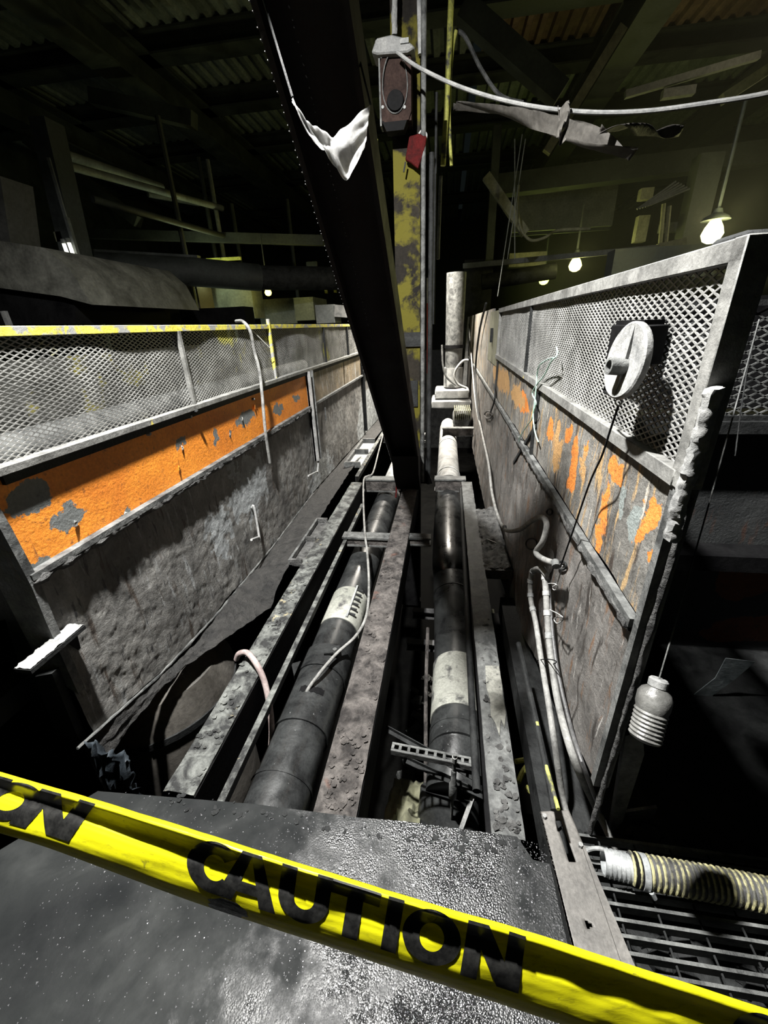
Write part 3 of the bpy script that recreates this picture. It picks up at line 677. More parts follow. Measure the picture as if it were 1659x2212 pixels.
# peeling green-yellow strip left of the column
single('paint_strip', MB().prism([ay(806,300,4.0), ay(816,300,4.0), ay(826,470,4.0), ay(822,395,4.0), ay(812,370,4.0)], (0,.02,0)), G['cyel'], 'narrow yellow-green plate strip left of the column', 'plate')

# ---- junction box on the brace/column
JY = 3.86; JK = JY/2.7
t = thing('junction_box', ay(850,270,JY), 'rust-brown oval-windowed junction box hanging below a pale cap', 'junction box')
bx0, bx1, by0, by1 = ay(817,0,JY).x, ay(887,0,JY).x, ay(850,262,JY).z, ay(850,112,JY).z
mb = MB(); R_ = 28; cx, cz = (bx0+bx1)/2-.006, by0+(by1-by0)*.50
# front plate with an oval opening: ring of quads between oval and rectangle
oval = [(cx+.062*JK*math.cos(q), cz+JK*(.13 if math.sin(q) > 0 else .10)*math.sin(q)) for q in [2*math.pi*k/R_ for k in range(R_)]]
rect = []
for k in range(R_):
    q = 2*math.pi*k/R_; c_, s_ = math.cos(q), math.sin(q); hw, hh = (bx1-bx0)/2, (by1-by0)/2
    f = min(hw/abs(c_) if abs(c_) > 1e-6 else 9, hh/abs(s_) if abs(s_) > 1e-6 else 9); rect.append(((bx0+bx1)/2+c_*f, (by0+by1)/2+s_*f))
for yy, flip in ((JY,0),(JY+.012,1)):
    b = len(mb.v); mb.v += [(x,yy,z) for x,z in oval]+[(x,yy,z) for x,z in rect]
    mb.f += [(b+k, b+(k+1)%R_, b+R_+(k+1)%R_, b+R_+k) for k in range(R_)]
mb.f += [(k,(k+1)%R_,2*R_+(k+1)%R_,2*R_+k) for k in range(R_)]
fpl = obj('front_plate', mb, G['copper'], t)
obj('shell', MB().bb(bx0,bx1,JY+.012,4.03,by0,by1), G['copper'], t)
obj('gasket', MB().tube([(x,JY-.006,z) for x,z in oval]+[(oval[0][0],JY-.006,oval[0][1])], .004, 6), G['dust'], t)
obj('inner_knob', MB().lathe((cx,JY+.006,cz-.05*JK),(cx,JY-.012,cz-.05*JK),[(0,.044*JK),(1,.040*JK)],20), G['black'], t)
obj('edge_strip', MB().bb(bx0-.012,bx0,JY-.004,JY+.10,by0-.02,by1), G['dust'], t)
for (px,py) in ((827,232),(874,232),(824,122)):
    p = ay(px,py,JY); obj('screw', MB().lathe(p, p-V((0,.008,0)),[(0,.012),(1,.010)],8), G['pale'], fpl)
hd = [ay(x_,y_,JY-.04) for x_, y_ in ((802,113),(812,82),(845,74),(872,80),(890,95),(897,102),(880,112),(815,117))]
cp = obj('cap', MB().prism(hd, (0,.17,0)), G['dust_l'], t, bevel=.008)
obj('cap_tab', MB().bb(ay(866,90,JY).x, ay(884,90,JY).x, JY-.05, JY-.03, ay(870,103,JY).z, ay(870,92,JY).z), G['pale'], t)
obj('conduit_stem', crust_path([ay(852,76,JY+.05), ay(853,-50,JY+.05)], .020, 10, .12, 3), G['dust_l'], t)
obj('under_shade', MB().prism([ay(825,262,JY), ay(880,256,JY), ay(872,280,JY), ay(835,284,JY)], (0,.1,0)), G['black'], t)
t = thing('lockout_tag', ay(897,330,3.96), 'dark red padlock-shaped tag hanging crooked on the column', 'tag')
q = [ay(x,y,3.96) for x,y in ((884,294),(905,288),(922,294),(917,325),(903,365),(888,352),(875,345),(880,318))]
obj('body', MB().prism(q, (0,.04,0)), G['red'], t, bevel=.006)
obj('shackle', MB().tube(spline([ay(905,290,3.98), ay(912,282,3.98), ay(921,290,3.98), ay(920,300,3.98)],4), .008, 8), G['pale'], t)
obj('shackle', MB().bar(ay(876,350,3.96), ay(872,372,3.96), .012, .01), G['soot'], t)

# ---- sagging cables and plastic film
def cable(name, pts, r, mat, label, cat='cable', n=8, sub=8): return single(name, MB().tube(spline(pts, sub), r, n), mat, label, cat)
cable('sagging_cable', [ay(858,113,3.79), ad(905,146,2.72), ad(1000,190,2.62), ad(1120,224,2.5), ad(1250,241,2.36), ad(1380,241,2.24), ad(1520,224,2.14), ad(1680,196,2.05), ad(1900,130,1.95), ad(2400,-60,1.85)], .0115, G['dust_l'], 'thick dusty cable sagging from the box across the upper right')
def sheet(fn, nu, nv, name, mat, label, cat='plastic sheet', parent=None):
    o = obj(name, MB().grid(fn, nu, nv), mat, parent); s_ = o.modifiers.new('thick', 'SOLIDIFY'); s_.thickness = .0025
    return tag(o, label, cat) if label else o
TA = [ad(632,210,.94), ad(660,262,.95), ad(700,290,.97), ad(740,272,1.0), ad(800,225,1.06)]
TB = [ad(633,224,.92), ad(680,300,.92), ad(715,345,.93), ad(752,376,.95), ad(788,318,1.02)]
sa_, sb_ = spline(TA, 8), spline(TB, 8)
def torn(u, v):
    i = min(int(u*(len(sa_)-1)), len(sa_)-2); t_ = u*(len(sa_)-1)-i
    a, b = sa_[i].lerp(sa_[i+1], t_), sb_[i].lerp(sb_[i+1], t_)
    return a.lerp(b, v)+FWD*(.014*math.sin(v*7+u*11)*math.sin(u*math.pi)+.012*noise.noise((u*9, v*5, 1)))
tpl = sheet(torn, 40, 16, 'torn_plastic', G['cloth'], 'torn white plastic film draped over the dark brace')
def brace_pt(y, side): return B0.lerp(B1, min(1, max(0, (y-B0.y)/(B1.y-B0.y))))+EX*side*W2
obj('tie', MB().tube([TA[0], brace_pt(TA[0].y+.22, -1)], .003, 6), G['soot'], tpl)
obj('tie', MB().tube([TA[-1], brace_pt(TA[-1].y+.22, 1)], .003, 6), G['soot'], tpl)
def torn2(u, v):
    a = [ad(980,222,3.3), ad(1100,236,3.0), ad(1200,262,2.8), ad(1300,295,2.6), ad(1370,332,2.5)]; b = [ad(985,232,3.3), ad(1110,252,3.0), ad(1180,275,2.8), ad(1280,322,2.6), ad(1368,336,2.5)]
    A, B = spline(a,6), spline(b,6); i = min(int(u*(len(A)-1)), len(A)-2); t_ = u*(len(A)-1)-i
    return A[i].lerp(A[i+1],t_).lerp(B[i].lerp(B[i+1],t_), v)+FWD*.05*math.sin(v*5+u*7)
sheet(torn2, 30, 6, 'hanging_film', G['film'], 'long dusty plastic strip hanging under the sagging cable')
def torn3(u, v):
    p = ad(1300+170*u, 268+22*u-10*v+ (26*v)*(1-u), 2.45+.3*u); return p+FWD*.04*math.sin(u*9+v*3)
sheet(torn3, 20, 5, 'hanging_film', G['film'], 'brown plastic flap at the right end of the hanging strip')
sheet(lambda u, v: ad(1205+22*u+6*math.sin(v*5), 228+78*v, 2.35)+FWD*.03*math.sin(u*6+v*4), 6, 14, 'rag', G['film'], 'small brown rag caught on the sagging cable', 'rag')
cable('cable', [ay(985,66,4.8), ay(1005,80,4.8), ay(1040,150,4.8), ay(1080,205,4.8), ay(1130,222,4.8)], .016, G['dust'], 'thin cable arching from the yellow-green conduit')

# ---- disc wheel on right fence with mount box, wire, hook
t = thing('hub_disc', ax(1356,780,XR-.07), 'round grey disc with a raised hub hanging on the right mesh', 'disc')
xd = XR-.075; dc = ax(1356,781,xd); rdisc = .083
fx = V((-1,-.10,.10)).normalized(); sd = EZ.cross(fx).normalized(); ud = fx.cross(sd)
def dpt(a, r, h): return dc+sd*math.cos(a)*r+ud*math.sin(a)*r+fx*h
mb = MB(); n = 40; prof = [(rdisc*.97,-.006),(rdisc,-.002),(rdisc,.008),(rdisc*.95,.011),(rdisc*.30,.004),(0.001,.004)]
vs_ = [dpt(2*math.pi*j/n, r, h) for r, h in [(0.001,-.006)]+prof for j in range(n)]
mb.add(vs_, [(i*n+j, i*n+(j+1)%n, (i+1)*n+(j+1)%n, (i+1)*n+j) for i in range(len(prof)) for j in range(n)])
obj('disc_plate', mb, G['dust_l'], t)
obj('rib', MB().bar(dc+ud*rdisc*.9+fx*.006, dc-ud*rdisc*.9+fx*.006, .014, .010, fx), G['dust_l'], t)
hb = obj('hub', MB().hollow(dc+fx*.0-ud*.012, dc+fx*.040-ud*.012, .019, .006, 20), G['dust'], t)
obj('bore', MB().lathe(dc+fx*.0-ud*.012, dc+fx*.030-ud*.012, [(0,.0135),(1,.0135)], 16), G['rust'], hb)
t = thing('mount_box', ax(1410,740,XR-.02), 'black box on the right mesh partly behind the disc', 'box')
q0, q1 = ax(1388,700,XR), ax(1436,760,XR)
obj('body', MB().bb(XR-.055, XR-.004, q1.y-.005, q0.y+.05, 1.40, 1.482), G['black'], t, bevel=.003)
obj('lid', MB().bb(XR-.052, XR-.01, q1.y+.008, q0.y+.03, 1.482, 1.492), G['black'], t)
t = thing('hook_wire', ax(1335,865,XR-.05), 'black hook and wire hanging from the disc down to the hoses', 'wire')
obj('hook', MB().tube(spline([ax(1309,834,XR-.06), ax(1306,846,XR-.06), ax(1320,853,XR-.07), ax(1340,861,XR-.07)],5), .0035, 7), G['black'], t)
obj('ring', MB().tube([ax(1336+7*math.cos(q), 869+7*math.sin(q), XR-.07) for q in [k*math.pi/6 for k in range(13)]], .002, 6), G['galv'], t)
obj('wire', MB().tube(spline([ax(1336,876,XR-.07), ax(1318,930,XR-.06), ax(1300,985,XR-.06), ax(1275,1040,XR-.05), ax(1247,1120,XR-.05), ax(1213,1218,XR-.05)],6), .0028, 6), G['black'], t)
# pale green wire caught in the right mesh
t = thing('green_wire', ax(1200,775,XR-.02), 'loose pale green wire tangled in the right mesh', 'wire')
obj('strand', MB().tube(spline([ax(1202,750,XR-.03), ax(1204,763,XR-.03), ax(1200,772,XR-.04), ax(1190,782,XR-.04), ax(1176,810,XR-.03), ax(1160,830,XR-.03), ax(1150,850,XR-.03), ax(1158,870,XR-.03), ax(1152,895,XR-.03), ax(1155,930,XR-.03), ax(1163,955,XR-.02)],6), .0032, 6), G['gwire'], t)
obj('strand', MB().tube(spline([ax(1196,772,XR-.04), ax(1180,778,XR-.04), ax(1165,790,XR-.04), ax(1160,810,XR-.03), ax(1158,840,XR-.03), ax(1150,900,XR-.03), ax(1138,920,XR-.03), ax(1122,948,XR-.02), ax(1126,968,XR-.02)],6), .0032, 6), G['gwire'], t)

# ---- hoses along the right wall
def hosepath(pts, off): return [ax(px,py,XR-o if o else XR-off) for px,py,o in pts]
t = thing('air_hose', ax(1180,1200,XR-.04), 'dusty hose bent in an S on rings along the right wall', 'hose')
obj('hose', MB().tube(spline(hosepath([(1012,690,.03),(1025,850,.05),(1040,930,.05),(1055,1000,.06),(1062,1060,.06),(1074,1110,.06),(1090,1143,.07),(1120,1145,.07),(1150,1124,.07),(1172,1118,.06),(1181,1135,.06),(1172,1170,.07),(1158,1192,.08),(1170,1206,.08),(1200,1218,.07)],0),7), .012, 10), G['hose_g'], t)
for px, py, r in ((1187,1106,6),(1148,1175,12),(1214,1222,9)):
    obj('wall_ring', MB().tube([ax(px+r*math.cos(q), py+r*math.sin(q), XR-.012) for q in [k*math.pi/8 for k in range(17)]], .004, 6), G['soot'], t)
for k, (px, py) in enumerate(((1090,1140),(1200,1218))):
    p = ax(px,py,XR-.07); obj('tape_band', MB().tube([p-V((0,.012,.004)), p+V((0,.012,.004))], .0145, 10), G['dust'], t)
t = thing('cable_pair', ax(1170,1250,XR-.05), 'two taped grey cables drooping down the right wall to the slotted bar', 'cable')
c1 = spline([ax(1181,1242,XR-.05), ax(1165,1228,XR-.06), ax(1148,1240,XR-.06), ax(1146,1290,XR-.06), ax(1158,1350,XR-.06), ax(1170,1430,XR-.06), ax(1185,1520,XR-.065), ax(1200,1620,XR-.06), az(1215,1720,-.06), az(1235,1800,-.12), az(1252,1850,-.14)], 7)
c2 = spline([ax(1163,1232,XR-.05), ax(1172,1228,XR-.05), ax(1178,1260,XR-.05), ax(1182,1330,XR-.05), ax(1190,1420,XR-.05), ax(1206,1520,XR-.05), ax(1240,1640,XR-.045), az(1288,1745,-.06), az(1325,1822,-.10), az(1345,1865,-.13)], 7)
c3 = spline([ax(1183,1245,XR-.035), ax(1200,1420,XR-.035), ax(1230,1560,XR-.035), ax(1262,1660,XR-.035), az(1300,1760,-.10)], 7)
h1 = obj('cable', MB().tube(c1, .0115, 12), G['hose_g'], t); h2 = obj('cable', MB().tube(c2, .0125, 12), G['hose_g'], t)
obj('cable', MB().tube(c3, .007, 8), G['cable'], t)
for path, par in ((c1,h1),(c2,h2)):
    for k in (12,16,20,24):
        obj('tape_wrap', MB().tube([path[k], path[k+1]], .0145, 12), G['pale'], par)
p, q = ax(1160,1432,XR-.05), ax(1200,1428,XR-.05)
obj('zip_tie', MB().tube([ax(1180+22*math.cos(a), 1430+6*math.sin(a), XR-.055+.012*math.sin(a)) for a in [k*math.pi/8 for k in range(17)]], .002, 6), G['black'], t)
for (px,py,r) in ((1198,1268,7),(1207,1337,10)):
    obj('wire_tie', MB().tube(spline([ax(px-2*r,py-r,XR-.05), ax(px,py-r,XR-.07), ax(px+r,py,XR-.06), ax(px,py+r,XR-.06), ax(px-r*.6,py,XR-.05), ax(px+r*.8,py-r*1.2,XR-.05), ax(1215,1222,XR-.05)] if py < 1300 else [ax(px-2*r,py-2*r,XR-.05), ax(px,py-r,XR-.07), ax(px+r,py,XR-.06), ax(px-r*.3,py+r,XR-.06), ax(px-r,py,XR-.05), ax(px+r*.4,py-r*.6,XR-.06)],5), .0022, 6), G['pale'], t)
# ring and cable tails far up the right wall
cable('hanging_cable', [ax(1050,655,XR-.03), ax(1035,720,XR-.04), ax(1027,800,XR-.05), ax(1030,870,XR-.05), ax(1040,930,XR-.04)], .014, G['soot'], 'dark cable hanging down the far end of the right wall')
single('wall_ring', MB().tube([ax(1055+8*math.cos(q), 896+8*math.sin(q), XR-.02) for q in [k*math.pi/8 for k in range(17)]], .008, 6), G['rust'], 'small rusty ring fixed halfway along the right wall', 'ring')
cable('hanging_cable', [ax(1066,830,XR-.03), ax(1069,860,XR-.04), ax(1060,890,XR-.03)], .008, G['soot'], 'short dark wire looped through the rusty wall ring')

# ---- left wall fittings
def hook_rod(p_top, p_bot, foot, label):
    a, b, f = ax(*p_top, XL+.02), ax(*p_bot, XL+.03), ax(*foot, XL+.07)
    return single('hook_rod', MB().tube(spline([a-V((.018,0,0)), a, b, b+(f-b)*.15, f], 5), .0085, 8), G['pale'], label, 'rod')
hook_rod((549,1097),(560,1160),(543,1166), 'bent pale rod sticking out of the left wall above the bracket')
hook_rod((688,982),(686,1018),(666,1028), 'bent pale rod on the left wall below the hanging channel')
single('hook_rod', MB().tube([ax(702,880,XL+.02), ax(704,908,XL+.02)], .008, 6), G['dust'], 'tiny straight rod high on the left wall past the channel', 'rod')
t = thing('wall_channel', ax(672,890,XL), 'dusty vertical channel section bolted to the left wall', 'channel')
ca, cb_ = ax(662,802,XL), ax(690,985,XL)
obj('flange', MB().bb(XL, XL+.05, ca.y-.05, ca.y-.03, cb_.z, 1.13), G['dust_l'], t); obj('web', MB().bb(XL+.002, XL+.02, ca.y-.05, ca.y+.05, cb_.z, 1.13), G['dust'], t)
obj('flange', MB().bb(XL, XL+.05, ca.y+.04, ca.y+.055, cb_.z, 1.13), G['dust'], t)
t = thing('wall_channel', (XL, 6.75, .3), 'dark vertical channel far along the left wall', 'channel')
obj('flange', MB().bb(XL, XL+.05, 6.72, 6.74, -.1, 1.13), G['soot'], t); obj('web', MB().bb(XL+.002, XL+.02, 6.72, 6.8, -.1, 1.13), G['soot'], t)
# hose thrown over the left fence
cable('fence_hose', [ax(510,694,XL-.10), ax(525,695,XL-.02), ax(540,715,XL+.03), ax(550,760,XL+.03), ax(560,800,XL+.05), ax(566,850,XL+.06), ax(573,930,XL+.05), ax(583,1000,XL+.03)], .011, G['hose_g'], 'grey hose thrown over the left yellow rail', 'hose')
single('white_stick', MB().tube([ax(543,712,XL-.02), ax(584,753,XL+.03)], .0035, 6), G['white'], 'thin white stick poking through the left mesh', 'stick')
# shelf plate and end post at near left
t = thing('end_post', (-1.42,.9,-.3), 'dusty steel end post of the left wall in the foreground', 'post')
PA = [ay(-40,1075,.93), ay(5,1150,.93), ay(69,1269,.93), ay(100,1345,.93), ay(170,1500,.93), ay(90,1450,.93), ay(74,1412,.93), ay(0,1271,.93), ay(-90,1120,.93)]
obj('face', MB().prism(PA, (0,.03,0)), G['dust'], t)
PB = [ay(75,1462,.9), ay(112,1455,.9), ay(165,1585,.9), ay(240,1735,.9), ay(195,1735,.9), ay(120,1580,.9)]
obj('lower_leg', MB().prism(PB, (0,.03,0)), G['soot'], t)
obj('rear_plate', MB().prism([ay(-60,1100,.97), ay(5,1150,.97), ay(180,1600,.97), ay(200,1690,.97), ay(60,1500,.97)], (0,.02,0)), G['soot'], t)
t = thing('shelf_plate', (XL+.03,.9,.54), 'small ash-covered shelf plate jutting from the left wall', 'shelf')
obj('plate', MB().bb(XL+.004, XL+.066, .795, 1.012, .530, .545), G['soot'], t)
def sh(u, v): return V((XL+.006+.058*v+.003*noise.noise((u*20,v*3,0)), .797+.213*u, .546+.006*max(0,.5+noise.fractal((u*9,v*4,2),1,2,3))))
obj('ash', MB().grid(sh, 40, 8), G['dust_l'], t); obj('gusset', MB().prism([(XL+.02,.95,.530),(XL+.02,1.0,.530),(XL+.004,1.0,.43)], (0,.012,0)), G['soot'], t)
# dark tarp and drum under the left wall
def tarp(u, v):
    p = ay(180+95*u+70*v*(1-u*.4), 1640+110*v-40*(1-u)*(1-v), .86+.05*u)
    return p+V((0,.05*noise.fractal((u*4,v*4,3),1,2,4),.04*noise.fractal((u*5,v*5,9),1,2,4)))
sheet(tarp, 24, 18, 'crumpled_tarp', G['fabric'], 'crumpled blue-black tarp scrap at the plate corner', 'tarp')
t = thing('drum', (-1.5,1.45,-1.3), 'soot-stained rounded tank half hidden under the left wall', 'tank')
obj('shell', MB().lathe((-1.62,1.55,-1.6),(-1.62,1.55,-.12),[(0,.42),(.86,.42),(.95,.36),(1,.2)],40), grime('tank_brown', (.04,.036,.03), (.12,.11,.095), 3, bmp=.4, bscale=40), t)
obj('rim', MB().hollow((-1.62,1.55,-.40),(-1.62,1.55,-.36),.428,.01,40), G['soot'], t)

# ---- hoses in the pit
cable('rubber_hose', [az(511,1424,-.02), az(517,1412,.02), az(535,1411,.035), az(556,1438,.02), az(572,1475,-.04), az(583,1530,-.14), az(587,1590,-.26), az(580,1665,-.40), az(574,1720,-.6)], .0145, G['hose'], 'pinkish rubber hose looped over the left beam', 'hose', 12)
cable('slim_hose', [az(831,925,.05), az(818,975,.03), az(806,1020,.02), az(795,1028,.02), az(786,1036,.01), az(785,1080,-.06), az(788,1150,-.02), az(793,1190,-.05), az(797,1262,-.12), az(792,1327,-.15), az(770,1372,-.15), az(727,1412,-.14), az(690,1455,-.13), az(660,1498,-.18), az(645,1535,-.30)], .0092, G['hose_g'], 'slim pale hose curving down over the left pipe', 'hose', 10)
cable('red_wire', [az(858,960,.02), az(856,1000,.02), az(857,1040,.02), az(855,1075,-.1)], .008, G['red'], 'short red wire beside the column foot', 'wire')
cable('red_hose', [V((-.1,2.7,-.8)), V((-.09,2.2,-1.0)), V((-.07,1.8,-1.15)), V((-.05,1.4,-1.4))], .014, G['rust'], 'thin reddish hose hanging deep between the pipes', 'hose')

# ---- slotted strut on a threaded rod over the right pipe
t = thing('slotted_strut', az(930,1628,-.18), 'galvanised slotted strut lying across the pit on a threaded rod', 'strut')
s0, s1 = az(846,1612,-.18), az(1019,1646,-.18); sdv = (s1-s0); L = sdv.length; sdv.normalize(); sn = EZ.cross(sdv).normalized()
for o_ in (-.015, .015): obj('edge_strip', MB().bar(s0+sn*o_, s1+sn*o_, .010, .004), G['dust'], t)
ns = 9
for k in range(ns+1):
    c = s0+sdv*(L*(k/ns)); c = s0+sdv*min(max((c-s0).length, .006), L-.006)
    obj('bridge', MB().bar(c-sdv*.006, c+sdv*.006, .022, .004), G['dust'], t)
for o_ in (-.019, .019): obj('side_flange', MB().bar(s0+sn*o_-EZ*.013, s1+sn*o_-EZ*.013, .003, .026), G['dust'], t)
rx = az(981,1640,-.18)
t = thing('threaded_rod', V((rx.x,rx.y-.03,-.6)), 'upright threaded rod with a sleeve nut through the slotted strut', 'rod')
rb_ = V((rx.x, rx.y-.028, 0))
obj('rod', MB().tube([rb_+EZ*-.11, rb_+EZ*-.62], .007, 10), G['dust'], t)
obj('top_stud', MB().tube([rb_+EZ*-.125, rb_+EZ*-.155], .011, 8), G['dust_l'], t)
obj('sleeve_nut', MB().lathe(rb_+EZ*-.21, rb_+EZ*-.40, [(0,.010),(.05,.012),(.45,.012),(.5,.018),(.95,.018),(1,.012)], 10), G['dust'], t)
# crossed angle scrap under the strut
for (a, b, z0, z1, lab) in (((835,1572),(1090,1712),-.26,-.30,'thin dark angle iron slanting under the slotted strut'), ((880,1640),(1085,1735),-.34,-.36,'dirty flat iron slanting below the first angle iron'), ((1040,1690),(1000,1800),-.35,-.5,'pale wooden sliver by the right beam foot')):
    single('angle_iron' if 'iron' in lab else 'wood_sliver', MB().section(az(*a,z0), az(*b,z1), lsec(.022,.022,.004)), G['soot'] if 'iron' in lab else G['dust_l'], lab, 'scrap iron' if 'iron' in lab else 'splinter')

# ---- flat slotted bar at the plate's right edge
t = thing('slotted_bar', az(1270,1920,.03), 'grey flat bar with a long slot lying beside the grating', 'flat bar')
ZB = .045
c00, c10, c01, c11 = az(1166,1753,ZB), az(1229,1750,ZB), az(1242,2068,ZB), az(1372,2092,ZB)
def bq(u, v): return c00.lerp(c10,u).lerp(c01.lerp(c11,u), v)
mb = MB(); nu, nv = 16, 80
for j in range(nv+1):
    for i in range(nu+1): mb.v.append(tuple(bq(i/nu, j/nv)))
for j in range(nv):
    for i in range(nu):
        u, v = (i+.5)/nu, (j+.5)/nv
        if .44 < u < .60 and .07 < v < .40: continue
        if ((u-.42)/.08)**2+((v-.80)/.02)**2 < 1: continue
        a = j*(nu+1)+i; mb.f.append((a,a+1,a+nu+2,a+nu+1))
o = obj('plate', mb, G['bar'], t); md = o.modifiers.new('thick','SOLIDIFY'); md.thickness = .006; md.offset = -1
obj('side_flange', MB().prism([c00, c01, c01-EZ*.045, c00-EZ*.02], (.005,0,0)), G['soot'], t)
obj('fold_strip', MB().prism([bq(.93,.30)+EZ*.001, bq(1.0,.28)+EZ*.001, bq(1.0,1)+EZ*.001, bq(.78,1)+EZ*.001], (0,0,.005)), G['bar'], t)
for (u, v) in ((.1,.05),(.9,.28)):
    p = bq(u,v); obj('bolt', MB().lathe(p, p+EZ*.010, [(0,.008),(1,.007)], 6), G['dust_l'], t)

# ---- grating
gt = thing('floor_grating', (.9,.62,-.05), 'black steel bar grating beside the floor plate', 'grating')
for k in range(14):
    y = .40+.0335*k
    obj('bearing_bar', MB().bb(.435 if y > .5 else .47, 1.55, y-.004, y+.004, -.045, -.010), G['dust'], gt)
for k in range(10):
    x = .52+.105*k; obj('cross_rod', MB().tube([(x,.39,-.022),(x,.845,-.022)], .003, 6), G['soot'], gt)
mb = MB(); r_ = random.Random(11)
for i in range(500):
    x, y, s_ = r_.uniform(.42,1.6), r_.uniform(.3,.95), r_.uniform(.008,.03)
    mb.box((x,y,-.16+s_*.3), (s_*2,s_*1.5,s_), Matrix.Rotation(r_.random()*3,3,'Z') @ Matrix.Rotation(r_.uniform(-.6,.6),3,'X'))
o = single('spilled_ore', mb, G['soot'], 'black lumps of ore spilled below the grating', 'rubble', smooth=False); o['kind'] = 'stuff'
single('ground_slab', MB().bb(.39, 3.2, -.8, 2.3, -.30, -.16), G['soot'], 'dark ground slab under the grating and beyond the right wall', 'floor')['kind'] = 'structure'

# ---- corrugated hose
t = thing('corrugated_hose', az(1450,1893,0), 'black and yellow ribbed suction hose with a metal coupling on the grating', 'hose')
RHO = .043
hp = [az(1303,1862,RHO-.012), az(1360,1876,RHO-.012), az(1450,1893,RHO-.012), az(1560,1913,RHO-.012), az(1690,1940,RHO-.012), az(1800,1962,RHO-.012)]; hp.append(hp[-1]+(hp[-1]-hp[-2])*2.2)
hs = spline(hp, 14); d0 = (hs[12]-hs[0])
hd_ = (hp[1]-hp[0]).normalized()
cpl = obj('coupling', MB().hollow(hp[0], hp[0]+hd_*.085, RHO*.80, .005, 32), G['galv'], t)
for k in range(6): ring(hp[0]+hd_*(.012+k*.012), hd_, RHO*.80, .004, G['galv'], cpl, 'coupling_thread', 24, .0025)
body = [p for p in hs if (p-hp[0]).dot(hd_) > .07]
obj('hose_body', MB().tube(body, RHO*.90, 28), G['cable'], t)
mb = MB(); cum = 0; path = []; pitch = .0155
for a, b in zip(body, body[1:]):
    L_ = (b-a).length; n_ = 40; d = (b-a).normalized(); s_ = d.cross(EZ).normalized(); u = s_.cross(d)
    steps = max(2, int(L_/pitch*18))
    for k in range(steps):
        tt = cum+L_*k/steps; ang = 2*math.pi*tt/pitch
        path.append(a.lerp(b,k/steps)+(s_*math.cos(ang)+u*math.sin(ang))*RHO*.93)
    cum += L_
mb.tube(path, .0042, 6)
obj('rib_spiral', mb, grime('worn_yellow_rib', (.09,.09,.075), (.50,.47,.24), 22, bmp=.4, bscale=90, lo=.40, hi=.58), t)
cl_ = hp[0]+hd_*.105
hcl = obj('hose_clamp', MB().hollow(cl_-hd_*.008, cl_+hd_*.008, RHO*1.04, .004, 32), G['galv'], t)
obj('clamp_screw', MB().tube([cl_+V((.006,-.045,-.006)), cl_+V((.016,-.050,-.022))], .007, 8), G['galv'], hcl)
obj('black_wrap', MB().tube([hp[0]+hd_*.072, hp[0]+hd_*.10], RHO*.97, 28), G['black'], t)
p = az(1291,1848,.02)
single('steel_ring', MB().tube([p+V((.036*math.cos(q), .012*math.sin(q)*.3, .030*math.sin(q))) for q in [k*math.pi/12 for k in range(25)]], .006, 8), G['pale'], 'grey steel ring standing behind the hose coupling', 'ring')
cable('striped_conduit', [ax(1160,1560,XR-.12), ax(1172,1625,XR-.12), ax(1190,1690,XR-.12), ax(1206,1748,XR-.12)], .006, G['cyel'], 'yellow striped conduit leading down to the slotted bar', 'conduit')
cable('black_conduit', [ax(1120,1390,XR-.12), ax(1150,1520,XR-.12), ax(1180,1660,XR-.12), ax(1197,1750,XR-.12)], .011, G['soot'], 'black conduit next to the yellow striped one', 'conduit')

# ---- end of right wall: crusted pipe, bottle, strings, side bay
single('crusted_pipe', crust_path([ay(1544,838,.82), ay(1502,985,.82), ay(1470,1075,.82), ay(1450,1165,.82)], .0145, 10, .22, 12, .008), G['dust_l'], 'dust-crusted upright pipe at the near end of the right wall', 'pipe')
t = thing('plastic_bottle', ad(1390,1600,1.12), 'dirty plastic bottle hanging on a string beyond the right wall', 'bottle')
bA, bB = ad(1392,1598,.96), ad(1424,1466,.96)
obj('body', MB().lathe(bA, bB, [(0,0.0255),(.02,0.0323)]+[x for k in range(7) for x in ((.06+k*.065,0.0357),(.092+k*.065,0.0331))]+[(.56,0.0365),(.72,0.0365),(.80,0.0306),(.86,0.0187),(.90,0.0170)], 28), G['bottle'], t)
obj('cap', MB().lathe(bA.lerp(bB,.87), bA.lerp(bB,1.0), [(0,0.0204),(.8,0.0204),(1,0.0170)], 20), G['dust_l'], t)
obj('string', MB().tube(spline([bB, ad(1455,1360,.96), ad(1482,1262,.97), ad(1545,1040,1.0), ad(1640,690,1.08)], 6), .0018, 6), G['dust'], t)
t = thing('side_bay', (1.2,1.95,-.2), 'dim bay wall beyond the right fence with orange paint, darkened for shade', 'wall'); t['kind'] = 'structure'
G['bay'] = wall_mat('shaded_bay_paint', (.012,.014,.015), (.045,.048,.048), [(3,.62,.08,(.06,.03,.02))], [(ay(1610,1250,1.95),(.14,.3,.14)), (ay(1640,1360,1.95),(.25,.3,.09)), (ay(1560,1370,1.95),(.12,.3,.05)), (ay(1480,1640,1.95),(.02,.3,.02))], (.30,.075,.02), warp=.04)  # wall and orange colours darkened to put the bay's shade in
obj('panel', MB().bb(.55,3.0,1.95,2.0,-.3,1.06), G['bay'], t)
obj('edge_beam', MB().bb(.55,3.0,1.86,1.95,1.04,1.09), G['soot'], t)
obj('lower_beam', MB().bb(.55,3.0,1.82,1.95,.40,.48), G['black'], t)
obj('upper_panel', MB().bb(.55,3.2,2.1,2.12,1.1,1.56), G['black'], t)
bm_ = thing('bay_mesh', (1.3,1.9,1.1), 'dark expanded mesh panel in the bay right of the fence end', 'mesh panel')
obj('mesh_panel', expanded((.62,1.90,1.10), EX, EZ, -EY, 1.8, .42, cu=.06, cv=.034, sw=.005, th=.004), G['dust'], bm_, smooth=False, kind='stuff')
